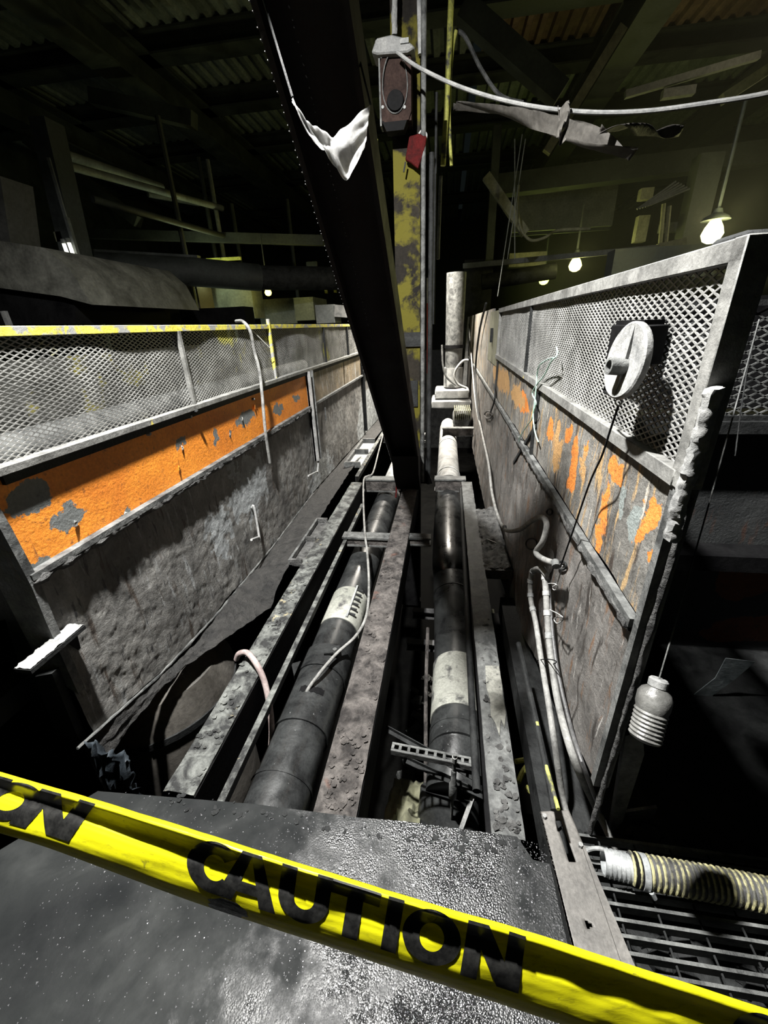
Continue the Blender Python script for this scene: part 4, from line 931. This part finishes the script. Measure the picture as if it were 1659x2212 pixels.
obj('frame', MB().bb(.60,2.5,1.885,1.92,1.09,1.11), G['soot'], bm_); obj('frame', MB().bb(.60,2.5,1.885,1.92,1.52,1.54), G['soot'], bm_)
single('torn_film', MB().prism([ay(x,y,1.6) for x,y in ((1568,1422),(1632,1430),(1585,1470),(1540,1502),(1534,1528),(1508,1522),(1495,1530),(1500,1500),(1545,1465))], (0,.003,0)), grime('milky_film', (.16,.19,.20), (.36,.40,.41), 12, bmp=.5, bscale=30), 'milky torn plastic scrap hanging in the right bay', 'plastic scrap')
t = thing('flat_post', ay(1335,1790,.90), 'dirty flat steel leg under the right wall corner', 'post')
obj('leg', MB().prism([ay(1352,1590,.92), ay(1388,1580,.92), ay(1392,1630,.92), ay(1345,1775,.92), ay(1318,1800,.92)], (0,.02,0)), G['dust'], t)
obj('foot_gusset', MB().prism([ay(1352,1755,.98), ay(1420,1745,.98), ay(1385,1845,.98)], (0,.01,0)), G['dust'], t)
t = thing('motor_drum', ay(1460,1790,1.5), 'dark round motor end in the shadow beyond the grating', 'motor')
p = ay(1455,1775,1.5); obj('shell', MB().lathe(p, p+V((.1,.4,0)), [(0,.10),(.05,.13),(1,.13)], 28), G['soot'], t); obj('hub', MB().lathe(p-V((0,.03,0)), p, [(0,.018),(1,.03)], 12), G['dust'], t)
t = thing('flex_conduit', ad(1640,580,1.3), 'short ribbed conduit fitting at the top right corner of the fence', 'conduit')
fa, fb = ad(1603,585,1.2), ad(1645,574,1.2)
obj('sleeve', MB().tube([fa, fb], .008, 10), G['dust_l'], t)
for k in range(8): ring(fa.lerp(fb,(k+.5)/8), fb-fa, .008, .003, G['dust_l'], t, 'rib', 12, .002)
obj('nut', MB().lathe(fb, ad(1670,565,1.2), [(0,.014),(.4,.016),(1,.016)], 6), G['dust'], t)
single('corner_stub', MB().box(ax(1622,540,XR+.06), (.09,.10,.05)), G['soot'], 'blackened steel block at the top corner of the right fence', 'block', bevel=.006)
for k, (pts, lab) in enumerate((([(1597,640),(1570,760),(1545,850),(1535,900)], 'frayed dark rope dangling just right of the fence post'), ([(1640,690),(1615,790),(1598,905),(1588,985)], 'thin rusty chain hanging in the right bay'))):
    single('rope' if k == 0 else 'chain', crust_path([ad(x,y,1.25) for x,y in pts], .004 if k == 0 else .002, 6, .5, 20+k, .008), G['soot'], lab, 'rope' if k == 0 else 'chain')

# ---- pit machinery
t = thing('pump_motor', (.35,7.6,-.6), 'finned grey motor deep in the pit right of the pipe end', 'motor')
p = V((.285,7.2,-.05)); obj('body', MB().lathe(p, p+V((0,.6,0)), [(0,.13),(.1,.16),(1,.16)], 24), G['dust'], t)
for k in range(9): obj('fin', MB().bb(.15+k*.033,.16+k*.033,7.15,7.7,-.02,.14), G['olive'], t)
obj('foot', MB().bb(.15,.44,7.2,7.8,-.3,-.2), G['dust'], t)
t = thing('standpipe', ay(975,840,8.2), 'grey upright pipe on a dusty flange block at the pit end', 'pipe')
a, b = ay(966,590,8.2), ay(978,835,8.2); x_ = b.x
obj('shaft', MB().tube([(x_,8.2,a.z),(x_,8.2,b.z)], [.17,.15], 28), G['dust'], t)
obj('sleeve', MB().tube([(x_,8.2,b.z+.35),(x_,8.2,b.z)], .175, 28), G['pale'], t)
obj('strap', MB().hollow((x_,8.2,ay(975,752,8.2).z),(x_,8.2,ay(975,745,8.2).z), .175, .02, 24), G['black'], t)
obj('flange_block', MB().bb(x_-.33,x_+.30,7.9,8.5,b.z-.18,b.z-.02), G['pale'], t, bevel=.02)
obj('flange_block', MB().bb(x_-.40,x_+.34,7.8,8.55,b.z-.34,b.z-.2), G['dust_l'], t, bevel=.02)
cable('loop_cable', [ay(1012,778,7.8), ay(1000,780,7.8), ay(985,798,7.8), ay(982,815,7.8), ay(990,830,7.8), ay(1008,838,7.8)], .022, G['pale'], 'grey cable loop beside the standpipe', 'cable')
cable('loop_cable', [ay(955,745,8.0), ay(957,790,8.0), ay(965,815,8.0), ay(985,832,8.0)], .018, G['dust'], 'thin cable trailing down the standpipe', 'cable')
single('pit_bulkhead', MB().bb(-1.6,.9,11.2,11.3,-1.7,.9), G['soot'], 'sooty bulkhead closing the far end of the pit', 'wall')['kind'] = 'structure'
for (x0,x1,y,z0,z1,lab) in ((-.25,.15,3.05,-.95,-.90,'wet steel channel crossing deep below the pipes'),(-.28,.14,2.75,-1.05,-1.0,'second wet channel deep below the pipes'),(.2,.45,2.9,-.8,-.72,'olive beam end deep under the right ledge')):
    single('sump_channel', MB().section((x0,y,z0),(x1,y,z0), csec(.06,.08,.008)), G['cable'] if 'olive' not in lab else G['olive'], lab, 'channel')
t = thing('sump_tank', (-.1,1.6,-1.65), 'grimy olive sump tank side visible between the beams', 'tank')
obj('panel', MB().bb(.17,.50,1.3,2.8,-1.6,-.75), grime('sump_olive', (.006,.006,.004), (.035,.033,.020), 4, bmp=.5, bscale=40), t)
obj('rim', MB().bb(.15,.52,1.28,2.82,-.75,-.70), G['black'], t)
for k, pts in enumerate((((1113,1645),(1140,1640),(1165,1630)), ((1120,1690),(1128,1670),(1138,1655)), ((1145,1685),(1160,1675),(1178,1670)), ((1136,1700),(1150,1712),(1170,1712),(1183,1705)))):
    cable('yellow_hose', [az(x,y,-.45) for x,y in pts], .012, G['cyel'], ['short yellow-green hose piece at the top of the tangle right of the right beam','upright yellow-green stub in the tangle by the right beam','thin yellow-green strand at the right of the tangle','curled yellow-green hose at the bottom of the tangle'][k], 'hose')
mb = MB(); r_ = random.Random(5)
for i in range(160):
    x, y = r_.uniform(-.25,.15), r_.uniform(1.0,3.0); s_ = r_.uniform(.01,.05)
    mb.box((x,y,-1.64), (s_*2.5,s_*1.4,s_), Matrix.Rotation(r_.random()*3,3,'Z') @ Matrix.Rotation(r_.uniform(-.5,.5),3,'Y'))
o = single('pit_rubble', mb, G['dust'], 'scattered rubble on the pit bottom', 'rubble', smooth=False); o['kind'] = 'stuff'
def tarp2(u, v): return V((-.24+.17*u, 1.05+.45*v, -.55-.35*v+.05*noise.fractal((u*4,v*4,6),1,2,4)))
sheet(tarp2, 12, 16, 'hanging_sack', G['olive'], 'limp olive plastic sack between middle beam and right pipe', 'sack')

# ---- background, left hall
def bbox(px0, py0, px1, py1, y, dep, name, mat, label, cat, bevel=0):
    a, b = ay(px0,(py0+py1)/2,y), ay(px1,(py0+py1)/2,y); zt, zb = ay((px0+px1)/2,py0,y).z, ay((px0+px1)/2,py1,y).z
    return single(name, MB().bb(a.x,b.x,y,y+dep,zb,zt), mat, label, cat, bevel=bevel)
t = thing('machine_hood', ay(60,700,4.6), 'big grey sheet-metal hood behind the left fence', 'machine hood')
obj('hood', MB().prism([ay(x,y,4.6) for x,y in ((-120,505),(0,520),(95,535),(150,580),(198,658),(130,640),(0,622),(-120,610))], (0,2.2,0)), grime('hood_grey', (.07,.07,.06), (.18,.18,.155), 3, bmp=.3, bscale=30), t)
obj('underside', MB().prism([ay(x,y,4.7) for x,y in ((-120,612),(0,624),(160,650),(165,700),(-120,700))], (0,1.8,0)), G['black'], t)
obj('leg', MB().bar(ay(8,672,4.65), ay(24,712,4.65), .05, .05, EY), G['dust_l'], t)
t = thing('slanted_column', ay(150,700,6), 'pale riveted steel column leaning beside the tube lamp', 'column')
obj('face', MB().prism([ay(x,y,6) for x,y in ((60,250),(95,250),(200,700),(165,700))], (0,.3,0)), G['hall'], t)
obj('edge', MB().prism([ay(x,y,5.98) for x,y in ((100,340),(106,340),(208,690),(202,690))], (0,.05,0)), G['hall_l'], t)
single('dark_column', MB().prism([ay(x,y,5) for x,y in ((-60,380),(0,380),(50,700),(-60,700))], (0,.4,0)), grime('shadow_column', (.03,.03,.028), (.08,.08,.075), 2, bmp=.2, bscale=20), 'broad grey column at the left edge behind the hood', 'column')
for k, (px, py) in enumerate(((143,541),(154,539))):
    t = thing('tube_lamp', ay(px,py,6.2), 'glowing fluorescent tube on the slanted column, %s of the pair' % ('left' if k == 0 else 'right'), 'lamp', 'fluorescent tubes')
    obj('tube', MB().tube([ay(px-5,py-14,5.9), ay(px+5,py+14,5.9)], .022, 8), emit('tube_glow', (1,1,.86), 3), t)
    obj('socket', MB().tube([ay(px-8,py-24,5.9), ay(px-5,py-15,5.9)], .03, 8), G['hall_l'], t)
bbox(118, 500, 133, 522, 6.0, .2, 'lamp_box', G['olive'], 'small olive lamp ballast box above the tubes', 'box')
# rows of cabinets behind the left fence
bbox(240, 605, 318, 700, 9.0, .6, 'cabinet', grime('cab_a', (.05,.042,.03), (.10,.085,.06), 2), 'brown cabinet leftmost in the row behind the left fence', 'cabinet')
bbox(320, 603, 430, 690, 9.2, .6, 'cabinet', grime('cab_b', (.06,.05,.034), (.12,.10,.07), 2), 'wide brown cabinet second in the row', 'cabinet')
bbox(340, 645, 402, 705, 8.6, .3, 'cabinet', grime('cab_c', (.07,.065,.05), (.13,.12,.095), 2), 'low brown box standing before the wide cabinet', 'cabinet')
bbox(432, 600, 545, 690, 10.0, .6, 'cabinet', G['hall_l'], 'grey-green panel under the greenish wall lamp', 'cabinet')
bbox(560, 645, 640, 700, 11, .6, 'cabinet', G['hall_l'], 'grey box under the yellow bulb', 'cabinet')
bbox(636, 642, 678, 692, 10.5, 1.2, 'cabinet', G['hall_l'], 'dark grey crate right of the yellow bulb', 'crate')
bbox(682, 658, 722, 698, 8.0, .5, 'crate', G['hall_l'], 'pale crate nearest the brace', 'crate')
single('crate', MB().prism([ay(722,658,8.0), ay(748,660,8.0), ay(750,686,8.0), ay(722,684,8.0)], (0,.8,0)), G['dust_l'], 'white-sided crate beside the brace', 'crate')
bbox(390, 665, 530, 702, 8.0, .4, 'duct', G['black'], 'black trough lying before the cabinets', 'duct')
single('round_duct', MB().tube([ay(215,578,7.5), ay(420,588,8.2), ay(560,600,9)], .24, 16), G['hall'], 'fat dark duct running above the cabinets', 'duct')
single('round_duct', MB().tube([ay(560,600,9), ay(760,602,10)], .22, 16), G['soot'], 'dark duct continuing toward the brace', 'duct')
# small lamps
def lamp(px, py, y, r, col, power, label, stem=True, strength=3.0):
    p = ay(px,py,y); t = thing('bulb_lamp', p, label, 'lamp', 'yellow bulb lamps')
    obj('bulb', MB().lathe(p-EZ*r*1.1, p+EZ*r*.9, [(0,r*.3),(.12,r*.75),(.4,r),(.7,r*.8),(1,r*.45)], 14), emit('bulb_glow', col, strength), t)
    obj('cap', MB().lathe(p+EZ*r*.9, p+EZ*r*1.9, [(0,r*1.3),(.3,r*1.1),(.6,r*.5),(1,r*.35)], 14), G['hall'], t)
    if stem: obj('stem', MB().tube([p+EZ*r*1.9, p+EZ*(r*1.9+.9)], r*.16, 6), G['hall'], t)
    point_light('bulb_light', p-V((0,r*1.6+.05,0)), power, col, r)
lamp(1540, 499, 6.0, .11, (1.0,.97,.42), 55, 'largest glaring yellow bulb lamp above the right fence', strength=8)
lamp(1243, 570, 12.0, .15, (1.0,.97,.34), 60, 'middle yellow bulb lamp of the three on the right')
lamp(1175, 602, 16.0, .16, (.86,1.0,.22), 40, 'smallest greenish bulb lamp nearest the pit end')
lamp(579, 630, 9.6, .075, (1.0,.90,.20), 22, 'yellow bulb lamp over the boxes left of the brace')
lamp(443, 601, 9.6, .06, (.85,1.0,.55), 22, 'small greenish-white lamp over the left cabinets', False)
# pipe runs and steelwork, left hall
def run(px0, py0, px1, py1, z, r, mat, label, cat='pipe', n=10): return single('pipe_run', MB().tube([az(px0,py0,z), az(px1,py1,z)], r, n), mat, label, cat)
run(95, 318, 350, 405, 4.2, .07, G['hall_l'], 'upper of two long pipes high in the left hall')
run(100, 345, 480, 450, 4.0, .06, G['hall_l'], 'lower of two long pipes high in the left hall')
run(200, 430, 520, 520, 3.4, .05, G['hall'], 'dim pipe below the two long pipes')
run(320, 420, 430, 440, 4.6, .06, G['hall_l'], 'pipe stub ending in the gloom left of the brace')
for k, (px, p0, p1, y, lab) in enumerate(((112,330,420,8,'first upright pipe drop in the left hall'),(340,250,560,9,'thin dark upright left of centre in the hall'),(428,340,440,11,'left of two upright pipes in the mid gloom'),(448,345,500,11,'right of two upright pipes in the mid gloom'),(500,440,560,12,'short upright pipe near the dark duct'),(620,430,600,13,'upright pipe just left of the brace'))):
    a, b = ay(px,p0,y), ay(px,p1,y); single('upright_pipe', MB().tube([(a.x,y,a.z),(a.x,y,.3)], .05, 8), G['hall_l'] if k in (0,3) else G['hall'], lab, 'pipe')
def truss(pts, y, sz, mat, label, name='truss_member'):
    return single(name, MB().bar(ay(*pts[0],y), ay(*pts[1],y), sz, sz, EY), mat, label, 'steel member')
truss(((190,505),(700,520)), 10, .18, G['hall'], 'long dark beam crossing the left hall at mid height')
truss(((180,545),(430,560)), 8.5, .12, G['hall_l'], 'pale ledge beam above the fat duct')
truss(((390,565),(520,558)), 10, .06, G['cyel'], 'thin yellow-lit beam edge in the left hall')  # yellow-green colour stands in for lamp light on the edge
truss(((60,300),(300,480)), 10, .22, G['hall'], 'sloping dark truss member in the left hall')
truss(((200,210),(420,260)), 10, .25, G['hall'], 'high dark beam in the left roof gloom')
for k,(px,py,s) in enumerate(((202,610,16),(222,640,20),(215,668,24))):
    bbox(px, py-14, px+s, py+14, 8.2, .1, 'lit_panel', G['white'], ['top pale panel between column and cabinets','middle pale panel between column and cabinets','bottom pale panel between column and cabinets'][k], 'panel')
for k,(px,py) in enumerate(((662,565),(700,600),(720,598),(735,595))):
    bbox(px, py, px+(22 if k == 0 else 5), py+(26 if k == 0 else 34), 12, .1, 'lit_panel', G['hall_l'] if k == 0 else G['cyel'], ['small grey panel just left of the brace','first lit slat left of the brace','second lit slat left of the brace','third lit slat left of the brace'][k], 'panel')  # slat colour holds the yellow light falling on them
# aisle seen through the left mesh
single('aisle_wall', MB().bb(-3.3,-3.2,.2,7,.3,1.36), grime('aisle_lamplit_grime', (.012,.012,.010), (.10,.10,.09), 3, bmp=.5, bscale=30, spots=(2.2,.58,.10,(.34,.30,.04))), 'grimy plant side seen through the left mesh, yellow lamp light in its colour', 'machine side')  # yellow spots put lamp light into the wall colour
single('aisle_pipe', MB().tube([(-2.4,.2,.95),(-2.4,7,.95)], .09, 14), G['dust'], 'dusty horizontal pipe behind the left mesh', 'pipe')
def heap(u, v):
    x = -1.62-1.3*u; y = .3+6.5*v; return V((x, y, .32+.42*math.exp(-((u-.25)/.35)**2)*(1+.35*noise.fractal((y*1.2,u*3,0),1,2,4))+.03*noise.fractal((x*9,y*9,2),1,2,3)))
o = single('dust_heap', MB().grid(heap, 30, 120), grime('heap_dust', (.012,.012,.011), (.06,.06,.055), 5, bmp=.8, bscale=40), 'long heap of grey dust behind the left mesh', 'heap'); o['kind'] = 'stuff'

# ---- background, right hall
truss(((1345,60),(1180,330)), 11, .16, G['olive'], 'pale diagonal brace rising right in the right roof')
truss(((1050,380),(1135,505)), 9, .14, G['olive'], 'pale diagonal strut below the hanging film')
truss(((1659,150),(1560,215)), 8, .12, G['olive'], 'diagonal strut at the right edge above the sagging cable')
truss(((1000,20),(1210,205)), 9, .30, G['hall'], 'broad dark rafter brace right of the column')
truss(((1350,205),(1640,120)), 10, .10, G['hall_l'], 'thin pale beam high on the right')
truss(((1430,205),(1500,195)), 10, .12, G['hall_l'], 'short pale beam stub high on the right')
truss(((1060,405),(1659,330)), 14, .45, G['hall'], 'deep dark crane beam across the right hall')
truss(((1000,575),(1420,535)), 11, .10, G['hall_l'], 'long pipe rail above the right fence')
truss(((1420,535),(1480,522)), 11, .14, G['olive'], 'yellowish end of the pipe rail')
bbox(1385, 405, 1412, 430, 12, .2, 'wall_panel', G['olive'], 'upper piece of the pale panel strip on the right', 'panel')
bbox(1376, 465, 1400, 522, 12, .2, 'wall_panel', G['olive'], 'lower piece of the pale panel strip on the right', 'panel')
bbox(1430, 480, 1475, 500, 12.5, .2, 'wall_panel', G['hall_l'], 'grey ledge behind the twin uprights', 'panel')
for k, (px, p0, p1) in enumerate(((1434,440,525),(1446,445,525))):
    a, b = ay(px,p0,11.5), ay(px-8,p1,11.5); single('upright_pipe', MB().tube([a,b], .045, 8), G['olive'], ['left of the twin pale uprights','right of the twin pale uprights'][k], 'pipe')
for k in range(6):
    single('cable_tray_rod', MB().tube([ay(1376+6*k,452-k*2,11), ay(1460+6*k,392+3*k,11)], .02, 6), G['hall_l'], 'slanting rod of the overhead rack, %s from the left' % ('first','second','third','fourth','fifth','last')[k], 'rod', 'rods of the overhead rack')
mb = thing('louvre_wall', ay(1230,450,15), 'dim ribbed louvre wall behind the right struts', 'louvre')
for k in range(14):
    z = ay(1230,398+7*k,15).z; xa, xb = ay(1110,440,15).x, ay(1330,440,15).x
    obj('slat', MB().bb(xa,xb,15,15.15,z-.05,z+.03), G['hall_l'], mb)
obj('backing', MB().bb(xa,xb,15.15,15.25,ay(1230,500,15).z,ay(1230,390,15).z), G['hall'], mb)
bbox(1325, 530, 1600, 600, 7.0, .3, 'dark_tank', G['hall'], 'dark casing behind the top of the right fence', 'machine')
bbox(1100, 545, 1180, 575, 13, .3, 'duct', G['olive'], 'olive duct box behind the small lamps', 'duct')
bbox(1138, 553, 1182, 566, 31.3, .1, 'lit_window', emit('window_glow', (.75,.8,.25), .25), 'dim greenish window by the smallest lamp', 'window')
bbox(992, 598, 1020, 612, 31.3, .1, 'lit_window', emit('window_glow2', (.7,.75,.25), .22), 'dim greenish window above the pit end', 'window')
cable('drooping_cable', [ay(1120,400,8.5), ay(1118,440,8.5), ay(1124,490,8.5), ay(1145,518,8.5), ay(1175,514,8.5), ay(1205,498,8.5), ay(1275,494,8.5)], .022, G['olive'], 'drooping yellowish cable in the right hall')
for k, (a, b) in enumerate((((1112,300),(1112,560)), ((1135,300),(1096,560)), ((1128,290),(1075,640)))):
    single('hanging_wire', MB().tube([ay(*a,8), ay(*b,8)], .008, 5), G['hall_l'], ['straight thin wire hanging in the right hall','slightly slanting thin wire in the right hall','most slanted thin wire in the right hall'][k], 'wire')
bbox(1058, 270, 1075, 560, 13, .3, 'hall_column', G['hall'], 'dark hall column right of the hanging conduits', 'column')
bbox(1490, 330, 1540, 560, 12, .4, 'hall_column', G['hall'], 'broad dark hall column behind the largest lamp', 'column')
bbox(1000, 560, 1060, 760, 14, .3, 'switch_cabinet', G['soot'], 'black cabinet at the end of the pit', 'cabinet')
single('round_duct', MB().tube([ay(1040,610,12), ay(1200,585,12)], .18, 14), G['soot'], 'dark duct behind the small right lamps', 'duct')

# ---- caution tape
TP = [(-700,1462,-850,1590,.80),(-350,1562,-480,1690,.68),(-90,1640,-210,1770,.60),(0,1667,-105,1768,.57),(100,1696,0,1800,.54),(190,1722,105,1832,.515),(300,1756,250,1886,.49),(430,1796,408,1945,.465),(590,1846,566,1998,.445),(720,1886,695,2040,.435),(830,1921,806,2078,.425),(980,1966,955,2127,.415),(1130,2009,1108,2178,.41),(1330,2073,1308,2245,.405),(1500,2128,1478,2305,.40),(1659,2180,1637,2360,.395),(1800,2225,1778,2410,.39),(2150,2340,2128,2530,.38),(2600,2490,2578,2690,.37)]
def tpt(u):
    for i in range(len(TP)-1):
        if u <= TP[i+1][0] or i == len(TP)-2:
            a, b = TP[i], TP[i+1]; h0 = TP[max(i-1,0)]; h3 = TP[min(i+2,len(TP)-1)]; t_ = (u-a[0])/(b[0]-a[0]); out = []
            for k in range(1,5):
                p0,p1,p2,p3 = h0[k],a[k],b[k],h3[k]
                out.append(.5*(2*p1+(p2-p0)*t_+(2*p0-5*p1+4*p2-p3)*t_*t_+(3*p1-p0-3*p2+p3)*t_**3))
            return out
PROF = [(0,-.003),(.03,.001),(.07,.0045),(.10,.006),(.13,.0058),(.16,.002),(.20,-.002),(.25,-.0052),(.31,-.0058),(.37,-.0038),(.43,-.0008),(.52,.0016),(.64,.003),(.76,.0034),(.86,.002),(.94,-.003),(1.0,-.010)]
def prof(v):
    for (a,x),(b,y) in zip(PROF,PROF[1:]):
        if v <= b: t_ = (v-a)/(b-a); t_ = t_*t_*(3-2*t_)*.6+t_*.4; return x+(y-x)*t_
    return PROF[-1][1]
def S(u, v, lift=0):
    ty, bx, by, dep = tpt(u); x = u+(bx-u)*v; y = ty+(by-ty)*v
    k = .8+.2*min(1,max(0,u/300)) if u < 700 else 1.0-.45*min(1,(u-700)/700)
    return ad(x, y, dep-(prof(v)*k+lift+.0012*noise.noise((u*.012, v*4, 2))))
mt, nt, bs = nodes_of('caution_yellow'); v_ = coord(nt)
dn = noise_n(nt, coord(nt,(14,60,60)), 3, 9, .7, .4); dn2 = noise_n(nt, v_, 60, 6, .6, 1.2)
c_ = mixc(nt, ramp(nt, dn, [(.52,(0,0,0)),(.78,(.75,.75,.75))]), (.83,.80,.012), (.30,.27,.02))
c_ = mixc(nt, ramp(nt, dn2, [(.66,(0,0,0)),(.72,(.6,.6,.6))]), c_, (.20,.18,.03))
nt.links.new(c_, bs.inputs['Base Color']); bs.inputs['Roughness'].default_value = .34
bump(nt, bs, dn, .12, .002); G['tape'] = mt
tb = N(nt, 'ShaderNodeBsdfTranslucent', inp={'Color': c_}); mx = N(nt, 'ShaderNodeMixShader', inp={0: .38, 1: bs.outputs[0], 2: tb.outputs[0]}); nt.links.new(mx.outputs[0], nt.nodes['Material Output'].inputs['Surface'])
mt, nt, bs = nodes_of('print_black'); v_ = coord(nt); n_ = noise_n(nt, v_, 70, 7, .7)
nt.links.new(ramp(nt, n_, [(.4,(.007,.007,.007)),(.75,(.028,.028,.026))]), bs.inputs['Base Color']); bs.inputs['Roughness'].default_value = .32; G['print'] = mt
tp = thing('caution_tape', S(800,.5), 'yellow barrier tape printed CAUTION stretched across the foreground', 'tape')
o = obj('band', MB().grid(lambda u, v: S(-690+3280*u, v), 400, 48), G['tape'], tp)
md = o.modifiers.new('thick','SOLIDIFY'); md.thickness = .0004; md.offset = -1
def ell(cx, cy, rx, ry, a): return (cx+rx*math.cos(a), cy+ry*math.sin(a))
def arc(cx, cy, ro, ri, a0, a1, n=30): return [[ell(cx,cy,*ro,math.radians(a0+(a1-a0)*k/n)) for k in range(n+1)], [ell(cx,cy,*ri,math.radians(a0+(a1-a0)*k/n)) for k in range(n+1)]]
def leg(l0, r0, l1, r1, t0=0, t1=1, n=16): return [[(l0+(l1-l0)*k/n, t0+(t1-t0)*k/n) for k in range(n+1)], [(r0+(r1-r0)*k/n, t0+(t1-t0)*k/n) for k in range(n+1)]]
LET = {
 'C': [arc(.5,.5,(.5,.5),(.20,.25),38,322)],
 'A': [leg(.34,.52,0,.27), leg(.48,.66,.73,1), leg(.18,.82,.14,.86,.58,.80,6)],
 'U': [leg(0,.30,0,.30,0,.56,10), leg(.70,1,.70,1,0,.56,10), arc(.5,.55,(.5,.45),(.20,.19),0,180)],
 'T': [leg(0,1,0,1,0,.26,6), leg(.34,.67,.34,.67,.2,1)],
 'I': [leg(0,1,0,1)],
 'O': [arc(.5,.5,(.5,.5),(.21,.26),0,360,40)],
 'N': [leg(0,.29,0,.29), leg(.71,1,.71,1), leg(.0,.36,.64,1.0)],
}
def letter(ch, u0, u1, v0=.07, v1=.80):
    mb = MB(); ns_ = 6
    for A, B in LET[ch]:
        k = len(A); b = len(mb.v)
        for i in range(k):
            for j in range(ns_+1):
                s_, t_ = A[i][0]+(B[i][0]-A[i][0])*j/ns_, A[i][1]+(B[i][1]-A[i][1])*j/ns_
                mb.v.append(tuple(S(u0+(u1-u0)*s_, v0+(v1-v0)*t_, .0009)))
        mb.f += [(b+i*(ns_+1)+j, b+i*(ns_+1)+j+1, b+(i+1)*(ns_+1)+j+1, b+(i+1)*(ns_+1)+j) for i in range(k-1) for j in range(ns_)]
    me = obj('letter', mb, G['print'], tp); return me
for ch, u0, u1 in (('I',-14,36),('O',10,122),('N',98,212), ('C',415,532),('A',482,612),('U',612,722),('T',722,826),('I',842,876),('O',882,1006),('N',1014,1138), ('C',1585,1720),('A',1700,1790)): letter(ch, u0, u1)
mb = MB(); n = 26
cu, cv = 512, .93
ringp = [(cu+ (42+16*noise.noise((k*.8,0,0)))*math.cos(2*math.pi*k/n), cv+(.12+.06*noise.noise((k*.9,3,0)))*math.sin(2*math.pi*k/n)) for k in range(n)]
mb.v = [tuple(S(cu,cv,.0013))]
for f in (.33,.66,1.0): mb.v += [tuple(S(cu+(a-cu)*f, min(1,cv+(b-cv)*f), .0013)) for a, b in ringp]
mb.f = [(0,1+k,1+(k+1)%n) for k in range(n)]+[(1+r*n+k, 1+r*n+(k+1)%n, 1+(r+1)*n+(k+1)%n, 1+(r+1)*n+k) for r in range(2) for k in range(n)]
tag(obj('tar_smear', mb, grime('tar', (.01,.012,.01), (.05,.05,.045), 60, bmp=.8, bscale=200, rough=(.2,.5)), tp), 'wet black smear under the first letters')

# ---- haze box added in the right hall for lamp glow
hz = bpy.data.materials.new('glow_haze'); hz.use_nodes = True; nt = hz.node_tree; nt.nodes.remove(nt.nodes['Principled BSDF'])
vsn = N(nt, 'ShaderNodeVolumeScatter', inp={'Color': (1,1,1,1), 'Density': .0045, 'Anisotropy': .3}); nt.links.new(vsn.outputs[0], nt.nodes['Material Output'].inputs['Volume'])
o = obj('glow_haze', MB().bb(1.6,11.5,4.6,22,1.75,6.8), hz, None, smooth=False); tag(o, 'thin haze added in the right hall for lamp glow', 'haze', kind='stuff')
